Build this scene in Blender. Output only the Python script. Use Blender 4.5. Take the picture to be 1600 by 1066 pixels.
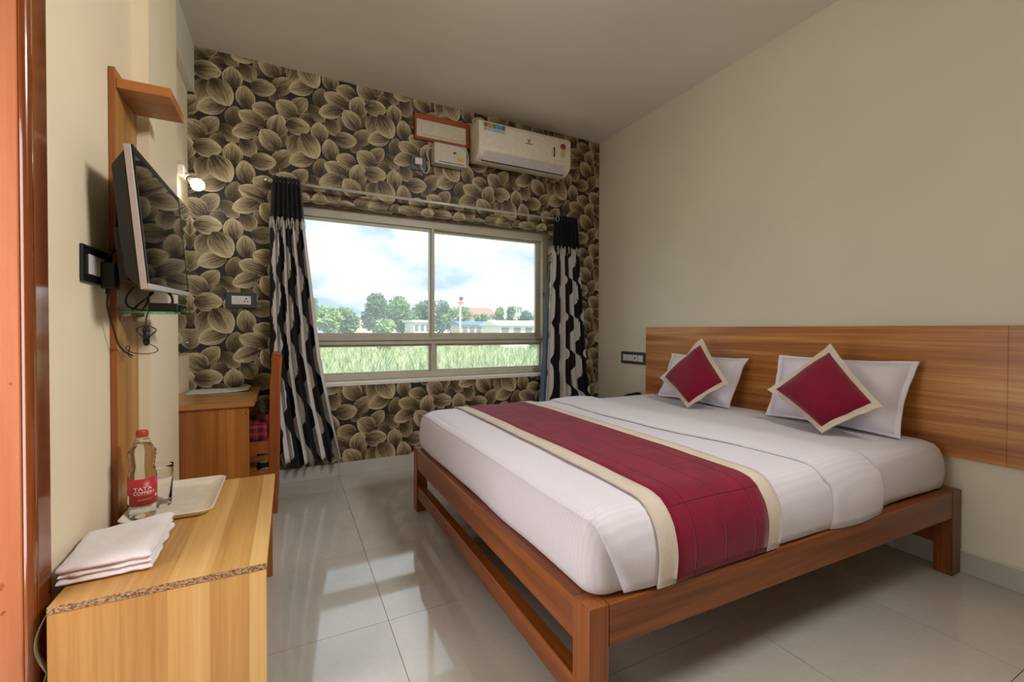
import bpy, bmesh, math, random
from mathutils import Vector, Matrix
from mathutils import noise as mnoise

random.seed(7)
PI = math.pi
SC = bpy.context.scene
COL = SC.collection
for o in list(bpy.data.objects):
    bpy.data.objects.remove(o)

# ------------------------------------------------------------------ camera
EYE = Vector((0.0, 0.0, 1.11))
YAW, PITCH, ROLL = 0.46860406853647, -0.012446195851213619, 0.002892158732135915
cam_d = bpy.data.cameras.new('camera')
cam = bpy.data.objects.new('camera', cam_d)
COL.objects.link(cam)
fw = Vector((math.sin(YAW)*math.cos(PITCH), math.cos(YAW)*math.cos(PITCH), math.sin(PITCH)))
rt = Vector((math.cos(YAW), -math.sin(YAW), 0))
up = rt.cross(fw)
r2 = rt*math.cos(ROLL) + up*math.sin(ROLL)
u2 = -rt*math.sin(ROLL) + up*math.cos(ROLL)
cam.matrix_world = Matrix(((r2.x, u2.x, -fw.x, EYE.x), (r2.y, u2.y, -fw.y, EYE.y), (r2.z, u2.z, -fw.z, EYE.z), (0, 0, 0, 1)))
cam_d.sensor_width = 36.0
cam_d.lens = 690.15*36/1600
cam_d.shift_y = -(533-523.574)/1600
cam_d.clip_start = 0.02
cam_d.clip_end = 2000
SC.camera = cam

# ------------------------------------------------------------------ exposure
SC.view_settings.view_transform = 'Standard'
SC.view_settings.look = 'None'
SC.view_settings.exposure = 0.16
SC.view_settings.gamma = 1.0
SC.view_settings.use_curve_mapping = False

# ------------------------------------------------------------------ world sky
W = bpy.data.worlds.new('sky')
SC.world = W
W.use_nodes = True
nt = W.node_tree
nt.nodes.clear()
def wn(t, **k):
    n = nt.nodes.new(t)
    for a, b in k.items():
        setattr(n, a, b)
    return n
SKY_STRENGTH = 3.4
wo = wn('ShaderNodeOutputWorld'); wb = wn('ShaderNodeBackground')
tc = wn('ShaderNodeTexCoord')
mp = wn('ShaderNodeMapping'); mp.inputs['Scale'].default_value = (1, 1, 2.6)
mp.inputs['Location'].default_value = (3.1, 1.7, 0.2)
nz = wn('ShaderNodeTexNoise'); nz.inputs['Scale'].default_value = 4.2; nz.inputs['Detail'].default_value = 8; nz.inputs['Roughness'].default_value = 0.55
cr = wn('ShaderNodeValToRGB')
cr.color_ramp.elements[0].position = 0.40; cr.color_ramp.elements[0].color = (0.175, 0.225, 0.30, 1)
cr.color_ramp.elements[1].position = 0.64; cr.color_ramp.elements[1].color = (0.50, 0.53, 0.56, 1)
wb.inputs['Strength'].default_value = SKY_STRENGTH
nt.links.new(tc.outputs['Generated'], mp.inputs['Vector'])
nt.links.new(mp.outputs['Vector'], nz.inputs['Vector'])
nt.links.new(nz.outputs['Fac'], cr.inputs['Fac'])
nt.links.new(cr.outputs['Color'], wb.inputs['Color'])
nt.links.new(wb.outputs['Background'], wo.inputs['Surface'])

# ------------------------------------------------------------------ lights of the room
def area(name, loc, target, sx, sy, energy, color):
    d = bpy.data.lights.new(name, 'AREA')
    d.shape = 'RECTANGLE'; d.size = sx; d.size_y = sy; d.energy = energy; d.color = color
    o = bpy.data.objects.new(name, d); COL.objects.link(o)
    o.location = loc
    o.rotation_euler = (Vector(target)-Vector(loc)).to_track_quat('-Z', 'Y').to_euler()
    return o
rl = area('added_fill_light', (1.8, 0.1, 2.88), (-0.5, 1.7, 1.0), 0.8, 0.6, 49, (1.0, 0.98, 0.96))  # added fill aimed at the left wall, no real lamp there
rl.data.spread = 2.3
area('doorway_daylight', (-1.25, 0.98, 1.0), (2.0, 1.15, 0.7), 0.8, 1.6, 24, (0.90, 0.94, 1.0))
sd = bpy.data.lights.new('sun', 'SUN'); sd.energy = 4.5; sd.angle = 0.01; sd.color = (1.0, 0.96, 0.88)
so = bpy.data.objects.new('sun', sd); COL.objects.link(so)
so.rotation_euler = Vector((-0.18, 0.52, -0.83)).to_track_quat('-Z', 'Y').to_euler()
pl = area('window_daylight_portal', (1.1, 3.88, 1.37), (1.1, 0, 1.37), 2.3, 1.4, 1, (1, 1, 1))
pl.data.cycles.is_portal = True

# ================================================================== helpers
WLOC = {}
class MB:
    def __init__(s):
        s.v = []; s.f = []; s.m = []; s.uv = {}; s.sm = []
    def add(s, vs, fs, mi=0, smooth=False, uvs=None):
        o = len(s.v)
        s.v += [Vector(p) for p in vs]
        for k, f in enumerate(fs):
            if uvs: s.uv[len(s.f)] = [uvs[i] for i in f]
            s.f.append([i+o for i in f]); s.m.append(mi); s.sm.append(smooth)
        return s
    def box(s, lo, hi, mi=0):
        x0, y0, z0 = lo; x1, y1, z1 = hi
        return s.hexa([(x0,y0,z0),(x1,y0,z0),(x1,y1,z0),(x0,y1,z0),(x0,y0,z1),(x1,y0,z1),(x1,y1,z1),(x0,y1,z1)], mi)
    def hexa(s, c, mi=0):
        return s.add(c, [(0,3,2,1),(4,5,6,7),(0,1,5,4),(1,2,6,5),(2,3,7,6),(3,0,4,7)], mi)
    def obox(s, org, ex, ey, ez, lo, hi, mi=0):
        org = Vector(org); c = []
        for (a, b, d) in ((0,0,0),(1,0,0),(1,1,0),(0,1,0),(0,0,1),(1,0,1),(1,1,1),(0,1,1)):
            c.append(org + Vector(ex)*(hi[0] if a else lo[0]) + Vector(ey)*(hi[1] if b else lo[1]) + Vector(ez)*(hi[2] if d else lo[2]))
        return s.hexa(c, mi)
    def tube(s, pts, r, n=8, mi=0, cap=True):
        pts = [Vector(p) for p in pts]
        rs = r if isinstance(r, (list, tuple)) else [r]*len(pts)
        vs = []; prev = None
        for i, p in enumerate(pts):
            t = (pts[min(i+1, len(pts)-1)]-pts[max(i-1, 0)]).normalized()
            if prev is None:
                a = Vector((0,0,1)) if abs(t.z) < .9 else Vector((1,0,0))
                prev = t.cross(a).normalized()
            nn = (prev - t*prev.dot(t))
            nn = nn.normalized() if nn.length > 1e-6 else t.orthogonal().normalized()
            prev = nn; b = t.cross(nn)
            for k in range(n):
                an = 2*PI*k/n
                vs.append(p + (nn*math.cos(an)+b*math.sin(an))*rs[i])
        fs = []
        for i in range(len(pts)-1):
            for k in range(n):
                fs.append((i*n+k, i*n+(k+1)%n, (i+1)*n+(k+1)%n, (i+1)*n+k))
        s.add(vs, fs, mi, True)
        if cap:
            o = len(s.v)-len(vs)
            for ring, rev in ((range(n), True), (range((len(pts)-1)*n, len(pts)*n), False)):
                f = [o+i for i in ring]
                s.f.append(f[::-1] if rev else f); s.m.append(mi); s.sm.append(False)
        return s
    def lathe(s, prof, c, n=24, mi=0, axis='Z', smooth=True):
        vs = []
        for r, h in prof:
            for k in range(n):
                a = 2*PI*k/n
                if axis == 'Z': vs.append((c[0]+r*math.cos(a), c[1]+r*math.sin(a), c[2]+h))
                elif axis == 'X': vs.append((c[0]+h, c[1]+r*math.cos(a), c[2]+r*math.sin(a)))
                else: vs.append((c[0]+r*math.cos(a), c[1]+h, c[2]-r*math.sin(a)))
        fs = []
        for i in range(len(prof)-1):
            for k in range(n):
                fs.append((i*n+k, i*n+(k+1)%n, (i+1)*n+(k+1)%n, (i+1)*n+k))
        s.add(vs, fs, mi, smooth)
        o = len(s.v)-len(vs)
        if prof[0][0] > 1e-5: s.f.append([o+k for k in range(n)][::-1]); s.m.append(mi); s.sm.append(False)
        if prof[-1][0] > 1e-5: s.f.append([o+(len(prof)-1)*n+k for k in range(n)]); s.m.append(mi); s.sm.append(False)
        return s
    def prism(s, poly, axis, a, b, mi=0, smooth=False):
        # poly: list of 2D points in the other two axes, extruded along axis from a to b
        def P(q, h):
            return {'X': (h, q[0], q[1]), 'Y': (q[0], h, q[1]), 'Z': (q[0], q[1], h)}[axis]
        n = len(poly)
        vs = [P(q, a) for q in poly]+[P(q, b) for q in poly]
        s.add(vs, [(i, (i+1) % n, n+(i+1) % n, n+i) for i in range(n)], mi, smooth)
        o = len(s.v)-2*n
        s.f.append([o+i for i in range(n)][::-1]); s.m.append(mi); s.sm.append(False)
        s.f.append([o+n+i for i in range(n)]); s.m.append(mi); s.sm.append(False)
        return s
    def grid(s, fn, nu, nv, mi=0, smooth=True, uvfn=None, closed=False):
        vs = []; uv = []
        for j in range(nv+1):
            for i in range(nu+1):
                u, v = i/nu, j/nv
                vs.append(fn(u, v)); uv.append(uvfn(u, v) if uvfn else (u, v))
        fs = [(j*(nu+1)+i, j*(nu+1)+i+1, (j+1)*(nu+1)+i+1, (j+1)*(nu+1)+i) for j in range(nv) for i in range(nu)]
        return s.add(vs, fs, mi, smooth, uv)
    def build(s, name, mats, parent=None, org=None, bevel=0, seg=2, solid=0, solid_off=0, sub=0, fixn=True, angle=40):
        me = bpy.data.meshes.new(name)
        if parent is not None: org = WLOC[parent.name]
        elif org is None:
            xs = [p.x for p in s.v]; ys = [p.y for p in s.v]; zs = [p.z for p in s.v]
            org = Vector(((min(xs)+max(xs))/2, (min(ys)+max(ys))/2, min(zs)))
        org = Vector(org)
        me.from_pydata([tuple(p-org) for p in s.v], [], s.f)
        if not isinstance(mats, (list, tuple)): mats = [mats]
        for m in mats: me.materials.append(m)
        me.polygons.foreach_set('material_index', s.m)
        me.polygons.foreach_set('use_smooth', s.sm)
        if s.uv:
            ul = me.uv_layers.new(name='UVMap')
            for fi, uvs in s.uv.items():
                p = me.polygons[fi]
                for li, q in zip(p.loop_indices, uvs): ul.data[li].uv = q
        if fixn:
            bm = bmesh.new(); bm.from_mesh(me)
            bmesh.ops.recalc_face_normals(bm, faces=bm.faces); bm.to_mesh(me); bm.free()
        me.update()
        o = bpy.data.objects.new(name, me); COL.objects.link(o)
        if parent is not None: o.parent = parent
        else: o.location = org
        WLOC[o.name] = org
        if solid:
            md = o.modifiers.new('solid', 'SOLIDIFY'); md.thickness = solid; md.offset = solid_off
        if bevel:
            md = o.modifiers.new('bevel', 'BEVEL'); md.width = bevel; md.segments = seg; md.limit_method = 'ANGLE'; md.angle_limit = math.radians(angle)
            md.harden_normals = False
        if sub:
            md = o.modifiers.new('sub', 'SUBSURF'); md.levels = sub; md.render_levels = sub
        return o

def thing(name, label, cat, loc, group=None):
    o = bpy.data.objects.new(name, None); COL.objects.link(o)
    o.empty_display_size = 0.05
    o.location = loc; WLOC[o.name] = Vector(loc)
    tag(o, label, cat, group)
    return o
def tag(o, label=None, cat=None, group=None, kind=None):
    if label: o['label'] = label
    if cat: o['category'] = cat
    if group: o['group'] = group
    if kind: o['kind'] = kind
    return o
def structure(o, label=None):
    o['kind'] = 'structure'
    if label: o['label'] = label
    return o
def lerp(a, b, t): return a+(b-a)*t
def interp(tab, x):
    if x <= tab[0][0]: return tab[0][1]
    for (a, fa), (b, fb) in zip(tab, tab[1:]):
        if x <= b: return lerp(fa, fb, (x-a)/(b-a))
    return tab[-1][1]
def smooth_path(pts, n=6):
    pts = [Vector(p) for p in pts]; out = []
    for i in range(len(pts)-1):
        p0 = pts[max(i-1, 0)]; p1 = pts[i]; p2 = pts[i+1]; p3 = pts[min(i+2, len(pts)-1)]
        for k in range(n):
            t = k/n
            out.append(0.5*((2*p1)+(-p0+p2)*t+(2*p0-5*p1+4*p2-p3)*t*t+(-p0+3*p1-3*p2+p3)*t**3))
    out.append(pts[-1])
    return out

# ================================================================== materials
def srgb(r, g, b):
    f = lambda c: (c/255/12.92 if c/255 <= .04045 else ((c/255+.055)/1.055)**2.4)
    return (f(r), f(g), f(b), 1)
class NT:
    def __init__(s, name):
        s.mat = bpy.data.materials.new(name); s.mat.use_nodes = True
        s.t = s.mat.node_tree; s.b = s.t.nodes['Principled BSDF']
    def n(s, typ, **k):
        q = s.t.nodes.new('ShaderNode'+typ)
        for a, b in k.items(): setattr(q, a, b)
        return q
    def l(s, a, b): s.t.links.new(a, b)
    def math(s, op, a, b=None, c=None):
        q = s.n('Math', operation=op)
        for i, x in enumerate((a, b, c)):
            if x is None: continue
            if isinstance(x, (int, float)): q.inputs[i].default_value = x
            else: s.l(x, q.inputs[i])
        return q.outputs[0]
    def ramp(s, fac, stops, interp='LINEAR'):
        q = s.n('ValToRGB'); cr = q.color_ramp; cr.interpolation = interp
        while len(cr.elements) < len(stops): cr.elements.new(.5)
        for e, (p, c) in zip(cr.elements, stops):
            e.position = p; e.color = c
        s.l(fac, q.inputs[0]); return q.outputs[0]
    def noise(s, vec, scale, detail=2, rough=.5, dist=0):
        q = s.n('TexNoise'); q.inputs['Scale'].default_value = scale; q.inputs['Detail'].default_value = detail
        q.inputs['Roughness'].default_value = rough; q.inputs['Distortion'].default_value = dist
        if vec is not None: s.l(vec, q.inputs['Vector'])
        return q.outputs['Fac']
    def obj(s, scale=None, loc=None, kind='Object'):
        q = s.n('TexCoord'); o = q.outputs[kind]
        if scale or loc:
            m = s.n('Mapping')
            if scale: m.inputs['Scale'].default_value = scale
            if loc: m.inputs['Location'].default_value = loc
            s.l(o, m.inputs['Vector']); o = m.outputs[0]
        return o
    def mix(s, fac, a, b, mode='MIX'):
        q = s.n('MixRGB', blend_type=mode)
        for i, x in enumerate((fac, a, b)):
            if isinstance(x, (int, float)): q.inputs[i].default_value = x
            elif isinstance(x, tuple): q.inputs[i].default_value = x
            else: s.l(x, q.inputs[i])
        return q.outputs[0]
    def bump(s, h, strength=.2, dist=.01):
        q = s.n('Bump'); q.inputs['Strength'].default_value = strength; q.inputs['Distance'].default_value = dist
        s.l(h, q.inputs['Height']); s.l(q.outputs[0], s.b.inputs['Normal'])
    def set(s, **k):
        for a, b in k.items():
            i = s.b.inputs[a.replace('_', ' ')]
            if isinstance(b, (int, float, tuple)): i.default_value = b
            else: s.l(b, i)
        return s

def plain(name, col, rough=.5, metal=0, spec=.5, var=0.06, nscale=30, bump=0, **kw):
    m = NT(name)
    nz = m.noise(m.obj(), nscale, 3)
    lo = tuple(c*(1-var) for c in col[:3])+(1,); hi = tuple(min(1, c*(1+var)) for c in col[:3])+(1,)
    m.set(Base_Color=m.ramp(nz, [(.3, lo), (.7, hi)]), Roughness=rough, Metallic=metal, Specular_IOR_Level=spec)
    if bump: m.bump(nz, bump, .004)
    for a, b in kw.items(): m.set(**{a: b})
    return m.mat

def wood(name, c_dark, c_mid, c_light, across, grain, bandf=6, rough=.35, plank=0, coat=0, fine=.35, spec=.5, blotch=False):
    """across/grain are axis letters; bands vary across, fibres run along grain"""
    m = NT(name)
    ax = 'XYZ'.index(across); gr = 'XYZ'.index(grain)
    sc = [0.25]*3; sc[ax] = bandf; sc[gr] = .35
    n1 = m.noise(m.obj(tuple(sc)), 1.6, 3, .55, .4)
    sc2 = [90.0]*3; sc2[gr] = 2.2
    n2 = m.noise(m.obj(tuple(sc2)), 1.0, 4, .6)
    f = m.math('ADD', m.math('MULTIPLY', n1, 1-fine), m.math('MULTIPLY', n2, fine))
    if plank:
        sep = m.n('SeparateXYZ'); m.l(m.obj(), sep.inputs[0])
        fl = m.math('FLOOR', m.math('MULTIPLY', sep.outputs[ax], plank))
        wnz = m.n('TexWhiteNoise', noise_dimensions='1D'); m.l(fl, wnz.inputs['W'])
        f = m.math('ADD', m.math('MULTIPLY', f, .68), m.math('MULTIPLY', wnz.outputs['Value'], .32))
    col = m.ramp(f, [(.32, c_dark), (.5, c_mid), (.66, c_light)])
    m.set(Base_Color=col, Roughness=rough, Specular_IOR_Level=spec)
    if coat: m.set(Coat_Weight=coat, Coat_Roughness=.08)
    m.bump(n2, .04, .002)
    if blotch:      # chips and dents in the varnish
        sp_ = m.noise(m.obj((1, 1, .6)), 38, 2, .5); sp2 = m.noise(m.obj((1, 1, .35)), 4, 2)
        k = m.math('MULTIPLY', m.math('GREATER_THAN', sp_, .70), m.math('GREATER_THAN', sp2, .48))
        m.set(Base_Color=m.mix(m.math('MULTIPLY', k, .55), col, c_dark2(c_dark)))
        m.bump(m.math('ADD', sp_, m.math('MULTIPLY', k, .6)), .18, .004)
    return m.mat
def c_dark2(c): return (c[0]*.35, c[1]*.3, c[2]*.3, 1)

M = {}
# painted plaster
def plaster(name, col):
    m = NT(name)
    a = m.noise(m.obj(), 1.3, 3); b = m.noise(m.obj(), 60, 3)
    lo = tuple(c*.95 for c in col[:3])+(1,); hi = tuple(c*1.03 for c in col[:3])+(1,)
    m.set(Base_Color=m.ramp(a, [(.3, lo), (.7, hi)]), Roughness=.55, Specular_IOR_Level=.35)
    m.bump(b, .05, .003)
    return m.mat
M['wall_cream'] = plaster('cream_wall_paint', srgb(238, 222, 190))
M['wall_right'] = plaster('pale_wall_paint', srgb(218, 213, 194))
M['ceiling'] = plaster('ceiling_paint', srgb(222, 217, 205))
M['outer_wall'] = plaster('outer_wall_paint', srgb(200, 192, 175))
# polished floor tile
m = NT('polished_floor_tile')
oi = m.n('ObjectInfo')
big = m.noise(m.obj(None, None, 'Object'), 2.2, 4)
sm_ = m.noise(m.obj(), 45, 3)
base = m.ramp(m.math('ADD', m.math('MULTIPLY', big, .7), m.math('MULTIPLY', sm_, .3)), [(.3, srgb(184, 179, 168)), (.7, srgb(198, 193, 182))])
val = m.math('ADD', .96, m.math('MULTIPLY', oi.outputs['Random'], .07))
hsv = m.n('HueSaturation'); m.l(base, hsv.inputs['Color']); m.l(val, hsv.inputs['Value'])
m.set(Base_Color=hsv.outputs[0], Roughness=.05, IOR=1.9)
m.bump(m.noise(m.obj(), 1.5, 1), .015, .01)
M['tile'] = m.mat
M['grout'] = plain('floor_grout', srgb(112, 106, 96), .8)
M['skirt'] = plain('skirting_tile', srgb(184, 180, 174), .25, nscale=4)
# woods
M['head'] = wood('headboard_laminate', srgb(134, 74, 28), srgb(180, 116, 54), srgb(212, 158, 90), 'Z', 'Y', 10, .35, fine=.3)
M['oak'] = wood('light_oak_laminate_front', srgb(184, 134, 72), srgb(210, 164, 96), srgb(224, 184, 118), 'X', 'Z', 14, .4, plank=11, fine=.4)
M['oak_top'] = wood('light_oak_laminate_top', srgb(184, 134, 72), srgb(210, 164, 96), srgb(224, 184, 118), 'X', 'Y', 14, .3, plank=11, fine=.4)
M['bedwood'] = wood('stained_bed_wood_long', srgb(92, 42, 13), srgb(132, 69, 26), srgb(162, 92, 38), 'Z', 'Y', 8, .28, fine=.4)
M['bedwood_x'] = wood('stained_bed_wood_side_shaded', srgb(84, 38, 14), srgb(122, 64, 26), srgb(152, 86, 38), 'Z', 'X', 8, .28, fine=.4)  # side rail copy of the same stain, with shade put into its colour
M['bedwood_z'] = wood('stained_bed_wood_leg', srgb(92, 42, 13), srgb(132, 69, 26), srgb(162, 92, 38), 'Y', 'Z', 8, .28, fine=.4)
M['panel'] = wood('panel_laminate', srgb(140, 88, 36), srgb(176, 122, 58), srgb(196, 146, 80), 'Y', 'Z', 14, .35, fine=.3)
M['panel_edge'] = wood('panel_edge_band', srgb(126, 62, 24), srgb(150, 82, 36), srgb(166, 98, 48), 'X', 'Z', 14, .4, fine=.3)
M['shelf'] = wood('shelf_laminate', srgb(142, 78, 34), srgb(172, 104, 48), srgb(190, 124, 64), 'Y', 'X', 8, .35, fine=.3)
M['desk'] = wood('desk_laminate', srgb(122, 66, 26), srgb(156, 94, 40), srgb(178, 116, 56), 'X', 'Z', 9, .35, fine=.3)
M['desk_top'] = wood('desk_top_laminate', srgb(142, 88, 40), srgb(172, 116, 58), srgb(190, 138, 76), 'Y', 'X', 9, .25, fine=.3)
M['chair'] = wood('chair_wood', srgb(112, 52, 20), srgb(146, 76, 32), srgb(166, 94, 46), 'X', 'Z', 9, .3, fine=.35)
M['door'] = wood('orange_varnished_door_frame', srgb(176, 106, 68), srgb(190, 122, 84), srgb(200, 134, 96), 'X', 'Z', 6, .25, coat=.4, fine=.2, blotch=True)
M['door_dark'] = wood('dark_varnished_architrave', srgb(96, 44, 14), srgb(124, 62, 22), srgb(146, 80, 32), 'Y', 'Z', 9, .18, coat=.6, fine=.3)
# chipboard
m = NT('raw_chipboard_edge')
vor = m.n('TexVoronoi'); vor.inputs['Scale'].default_value = 260; m.l(m.obj((1, 1, 1.6)), vor.inputs['Vector'])
sep = m.n('SeparateColor'); m.l(vor.outputs['Color'], sep.inputs[0])
m.set(Base_Color=m.ramp(sep.outputs[0], [(.1, srgb(92, 66, 44)), (.5, srgb(156, 120, 84)), (.9, srgb(190, 156, 116))]), Roughness=.9)
M['chip'] = m.mat
# fabrics
def sheet(name, col, stripes=True):
    m = NT(name)
    tcx = m.obj(); sep = m.n('SeparateXYZ'); m.l(tcx, sep.inputs[0])
    w = m.math('SINE', m.math('MULTIPLY', sep.outputs[1], 2*PI/.016))
    fine = m.noise(tcx, 350, 2)
    wr = m.noise(tcx, 7, 3)
    hi = col; lo = tuple(c*.955 for c in col[:3])+(1,)
    fac = m.math('ADD', m.math('MULTIPLY', w, .5 if stripes else 0), .5)
    m.set(Base_Color=m.ramp(fac, [(.3, lo), (.7, hi)]), Roughness=.75, Specular_IOR_Level=.25, Sheen_Weight=.15)
    h = m.math('ADD', m.math('MULTIPLY', fine, .1), m.math('MULTIPLY', wr, .9))
    if stripes: h = m.math('ADD', h, m.math('MULTIPLY', w, .03))
    m.bump(h, .42, .014)
    return m.mat
M['sheet'] = sheet('white_satin_stripe_sheet', srgb(221, 216, 223))
M['pillow'] = sheet('white_pillow_cotton', srgb(226, 220, 227), False)
def cloth(name, c0, c1, scale=220, rough=.85, bump=.25, sheen=.2):
    m = NT(name)
    a = m.noise(m.obj(), scale, 2); b = m.noise(m.obj(), 6, 3)
    f = m.math('ADD', m.math('MULTIPLY', a, .5), m.math('MULTIPLY', b, .5))
    m.set(Base_Color=m.ramp(f, [(.35, c0), (.65, c1)]), Roughness=rough, Specular_IOR_Level=.2, Sheen_Weight=sheen)
    m.bump(f, bump, .006)
    return m.mat
M['maroon'] = cloth('maroon_velvet', srgb(112, 8, 36), srgb(134, 14, 46))
M['cream_trim'] = cloth('cream_trim_cloth', srgb(200, 184, 166), srgb(214, 200, 184))
M['towel'] = cloth('white_terry', srgb(226, 218, 216), srgb(244, 238, 238), 420, .95, .7)
# quilted runner
m = NT('maroon_quilted_runner')
uvn = m.n('UVMap'); sep = m.n('SeparateXYZ'); m.l(uvn.outputs[0], sep.inputs[0])
def groove(x, per, w):
    d = m.math('ABSOLUTE', m.math('SUBTRACT', m.math('FRACT', m.math('DIVIDE', x, per)), .5))
    d = m.math('MULTIPLY', m.math('SUBTRACT', .5, d), per)
    return m.math('SMOOTH_MIN', m.math('DIVIDE', d, w), 1.0, .3)
g1 = groove(sep.outputs[0], .1335, .0028); g2 = groove(sep.outputs[1], .21, .0028)
gg = m.math('MINIMUM', g1, g2)
nf = m.noise(m.obj(), 200, 2); nb = m.noise(m.obj(), 9, 3)
col = m.ramp(m.math('ADD', m.math('MULTIPLY', nf, .4), m.math('MULTIPLY', nb, .6)), [(.35, srgb(108, 8, 34)), (.65, srgb(134, 16, 46))])
m.set(Base_Color=m.mix(gg, srgb(104, 8, 32), col), Roughness=.8, Specular_IOR_Level=.2, Sheen_Weight=.12)
m.bump(m.math('ADD', gg, m.math('MULTIPLY', nb, .5)), .5, .006)
M['runner'] = m.mat
# curtain with wavy stripes: u counts stripe pairs, v is height in metres
m = NT('black_and_white_wave_curtain')
uvn = m.n('UVMap'); sep = m.n('SeparateXYZ'); m.l(uvn.outputs[0], sep.inputs[0])
u_, v_ = sep.outputs[0], sep.outputs[1]
i_ = m.math('ROUND', m.math('MULTIPLY', u_, 2))
ph = m.math('ADD', m.math('MULTIPLY', v_, 2*PI/.34), m.math('MULTIPLY', i_, 1.05))
off = m.math('MULTIPLY', m.math('SINE', ph), .15)
d_ = m.math('SUBTRACT', m.math('SUBTRACT', u_, m.math('MULTIPLY', i_, .5)), off)
odd = m.math('MODULO', m.math('ABSOLUTE', i_), 2)
sgn = m.math('SUBTRACT', 1, m.math('MULTIPLY', odd, 2))
blk = m.math('GREATER_THAN', m.math('MULTIPLY', d_, sgn), 0)
wv = m.noise(m.obj(), 300, 2)
m.set(Base_Color=m.mix(blk, srgb(208, 202, 197), srgb(14, 15, 20)), Roughness=.75, Specular_IOR_Level=.3, Sheen_Weight=.1)
m.bump(wv, .15, .003)
M['curtain'] = m.mat
M['black_cloth'] = cloth('black_curtain_header', srgb(12, 13, 18), srgb(22, 23, 30), 200, .7)
M['fringe'] = plain('fringe_cord', srgb(196, 190, 182), .8)
M['lining'] = cloth('blue_grey_lining', srgb(86, 108, 128), srgb(104, 126, 146))
# plaid seat
m = NT('red_plaid_seat')
uvs_ = m.obj(); sep = m.n('SeparateXYZ'); m.l(uvs_, sep.inputs[0])
def stripe(x, per, duty): return m.math('LESS_THAN', m.math('FRACT', m.math('DIVIDE', x, per)), duty)
sx_ = stripe(sep.outputs[0], .045, .45); sy_ = stripe(m.math('ADD', sep.outputs[1], sep.outputs[2]), .045, .45)
c1 = m.mix(m.math('MULTIPLY', m.math('ADD', sx_, sy_), .5), srgb(150, 16, 36), srgb(44, 8, 30))
tx = stripe(m.math('ADD', sep.outputs[0], .011), .045, .05); ty = stripe(m.math('ADD', m.math('ADD', sep.outputs[1], sep.outputs[2]), .011), .045, .05)
m.set(Base_Color=m.mix(m.math('MULTIPLY', m.math('MAXIMUM', tx, ty), .5), c1, srgb(200, 90, 90)), Roughness=.8)
M['plaid'] = m.mat
# wallpaper petals (UV: u along the petal, v across; vertex attribute tone)
m = NT('petal_print_wallpaper')
uvn = m.n('UVMap'); sep = m.n('SeparateXYZ'); m.l(uvn.outputs[0], sep.inputs[0])
at = m.n('Attribute', attribute_name='tone'); sepc = m.n('SeparateColor'); m.l(at.outputs['Color'], sepc.inputs[0])
u_, v_ = sep.outputs[0], sep.outputs[1]
tone, rnd = sepc.outputs[0], sepc.outputs[1]
comb = m.n('CombineXYZ')
m.l(m.math('MULTIPLY', u_, 1.3), comb.inputs[0]); m.l(m.math('MULTIPLY', v_, 8), comb.inputs[1]); m.l(m.math('MULTIPLY', rnd, 37), comb.inputs[2])
st = m.noise(comb.outputs[0], 1.5, 5, .65)
edge = m.math('POWER', m.math('ABSOLUTE', v_), 2.2)
g = m.math('ADD', m.math('MULTIPLY', m.math('POWER', u_, 1.1), .72), m.math('MULTIPLY', edge, .36))
g = m.math('ADD', g, m.math('MULTIPLY', m.math('SUBTRACT', st, .5), 1.7))
g = m.math('MULTIPLY', g, m.math('ADD', .42, m.math('MULTIPLY', tone, .62)))
col = m.ramp(g, [(.0, srgb(44, 35, 23)), (.22, srgb(90, 76, 53)), (.55, srgb(162, 147, 114)), (.92, srgb(210, 196, 162))])
m.set(Base_Color=col, Roughness=.5, Specular_IOR_Level=.3)
M['petal'] = m.mat
M['paper_bg'] = plain('wallpaper_dark_ground', srgb(30, 22, 14), .6, nscale=12, var=.2)
# hard goods
M['white_plastic'] = plain('cream_white_plastic', srgb(226, 219, 202), .3)
M['box_plastic'] = plain('grey_white_plastic', srgb(200, 196, 180), .4)
M['flap'] = plain('pale_grey_flap', srgb(206, 202, 202), .3)
M['black_plastic'] = plain('black_plastic', srgb(22, 22, 24), .4)
M['black_cable'] = plain('black_cable_rubber', srgb(16, 16, 18), .5)
M['grey_plate'] = plain('charcoal_switch_plate', srgb(64, 66, 70), .35)
M['switch_white'] = plain('switch_white', srgb(212, 208, 200), .35)
M['dark_gap'] = plain('dark_slot', srgb(30, 28, 28), .6)
M['silver'] = plain('silver_bezel', srgb(196, 190, 184), .35, .3)
M['chrome'] = plain('brushed_steel', srgb(200, 200, 204), .22, 1.0)
M['rod'] = plain('white_metal_rod', srgb(206, 200, 192), .35, .4)
M['screen'] = plain('black_glossy_screen', (.004, .004, .005, 1), .04, IOR=1.9)
M['frame_paint'] = plain('beige_window_paint', srgb(190, 184, 166), .45, nscale=9, var=.07)
M['mortar'] = plain('dirty_mortar_strip', srgb(150, 138, 116), .8, nscale=40, var=.35)
M['sill_white'] = plain('white_sill_paint', srgb(228, 224, 216), .5)
M['plaque_wood'] = wood('plaque_red_wood', srgb(116, 48, 14), srgb(146, 66, 22), srgb(164, 82, 32), 'Z', 'X', 12, .35)
M['plaque_panel'] = plain('cream_painted_board', srgb(206, 196, 174), .5)
M['tray'] = plain('cream_melamine', srgb(232, 220, 200), .3)
M['red_cap'] = plain('orange_red_cap', srgb(186, 66, 40), .4)
M['label_red'] = plain('red_label', srgb(178, 38, 44), .4, nscale=14, var=.12)
M['print_white'] = plain('white_print', srgb(238, 234, 230), .5)
M['print_dark'] = plain('dark_print', srgb(40, 40, 46), .5)
M['yellow'] = plain('yellow_sticker', srgb(226, 166, 30), .5)
M['phone'] = plain('phone_black', srgb(24, 24, 28), .3)
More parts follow.
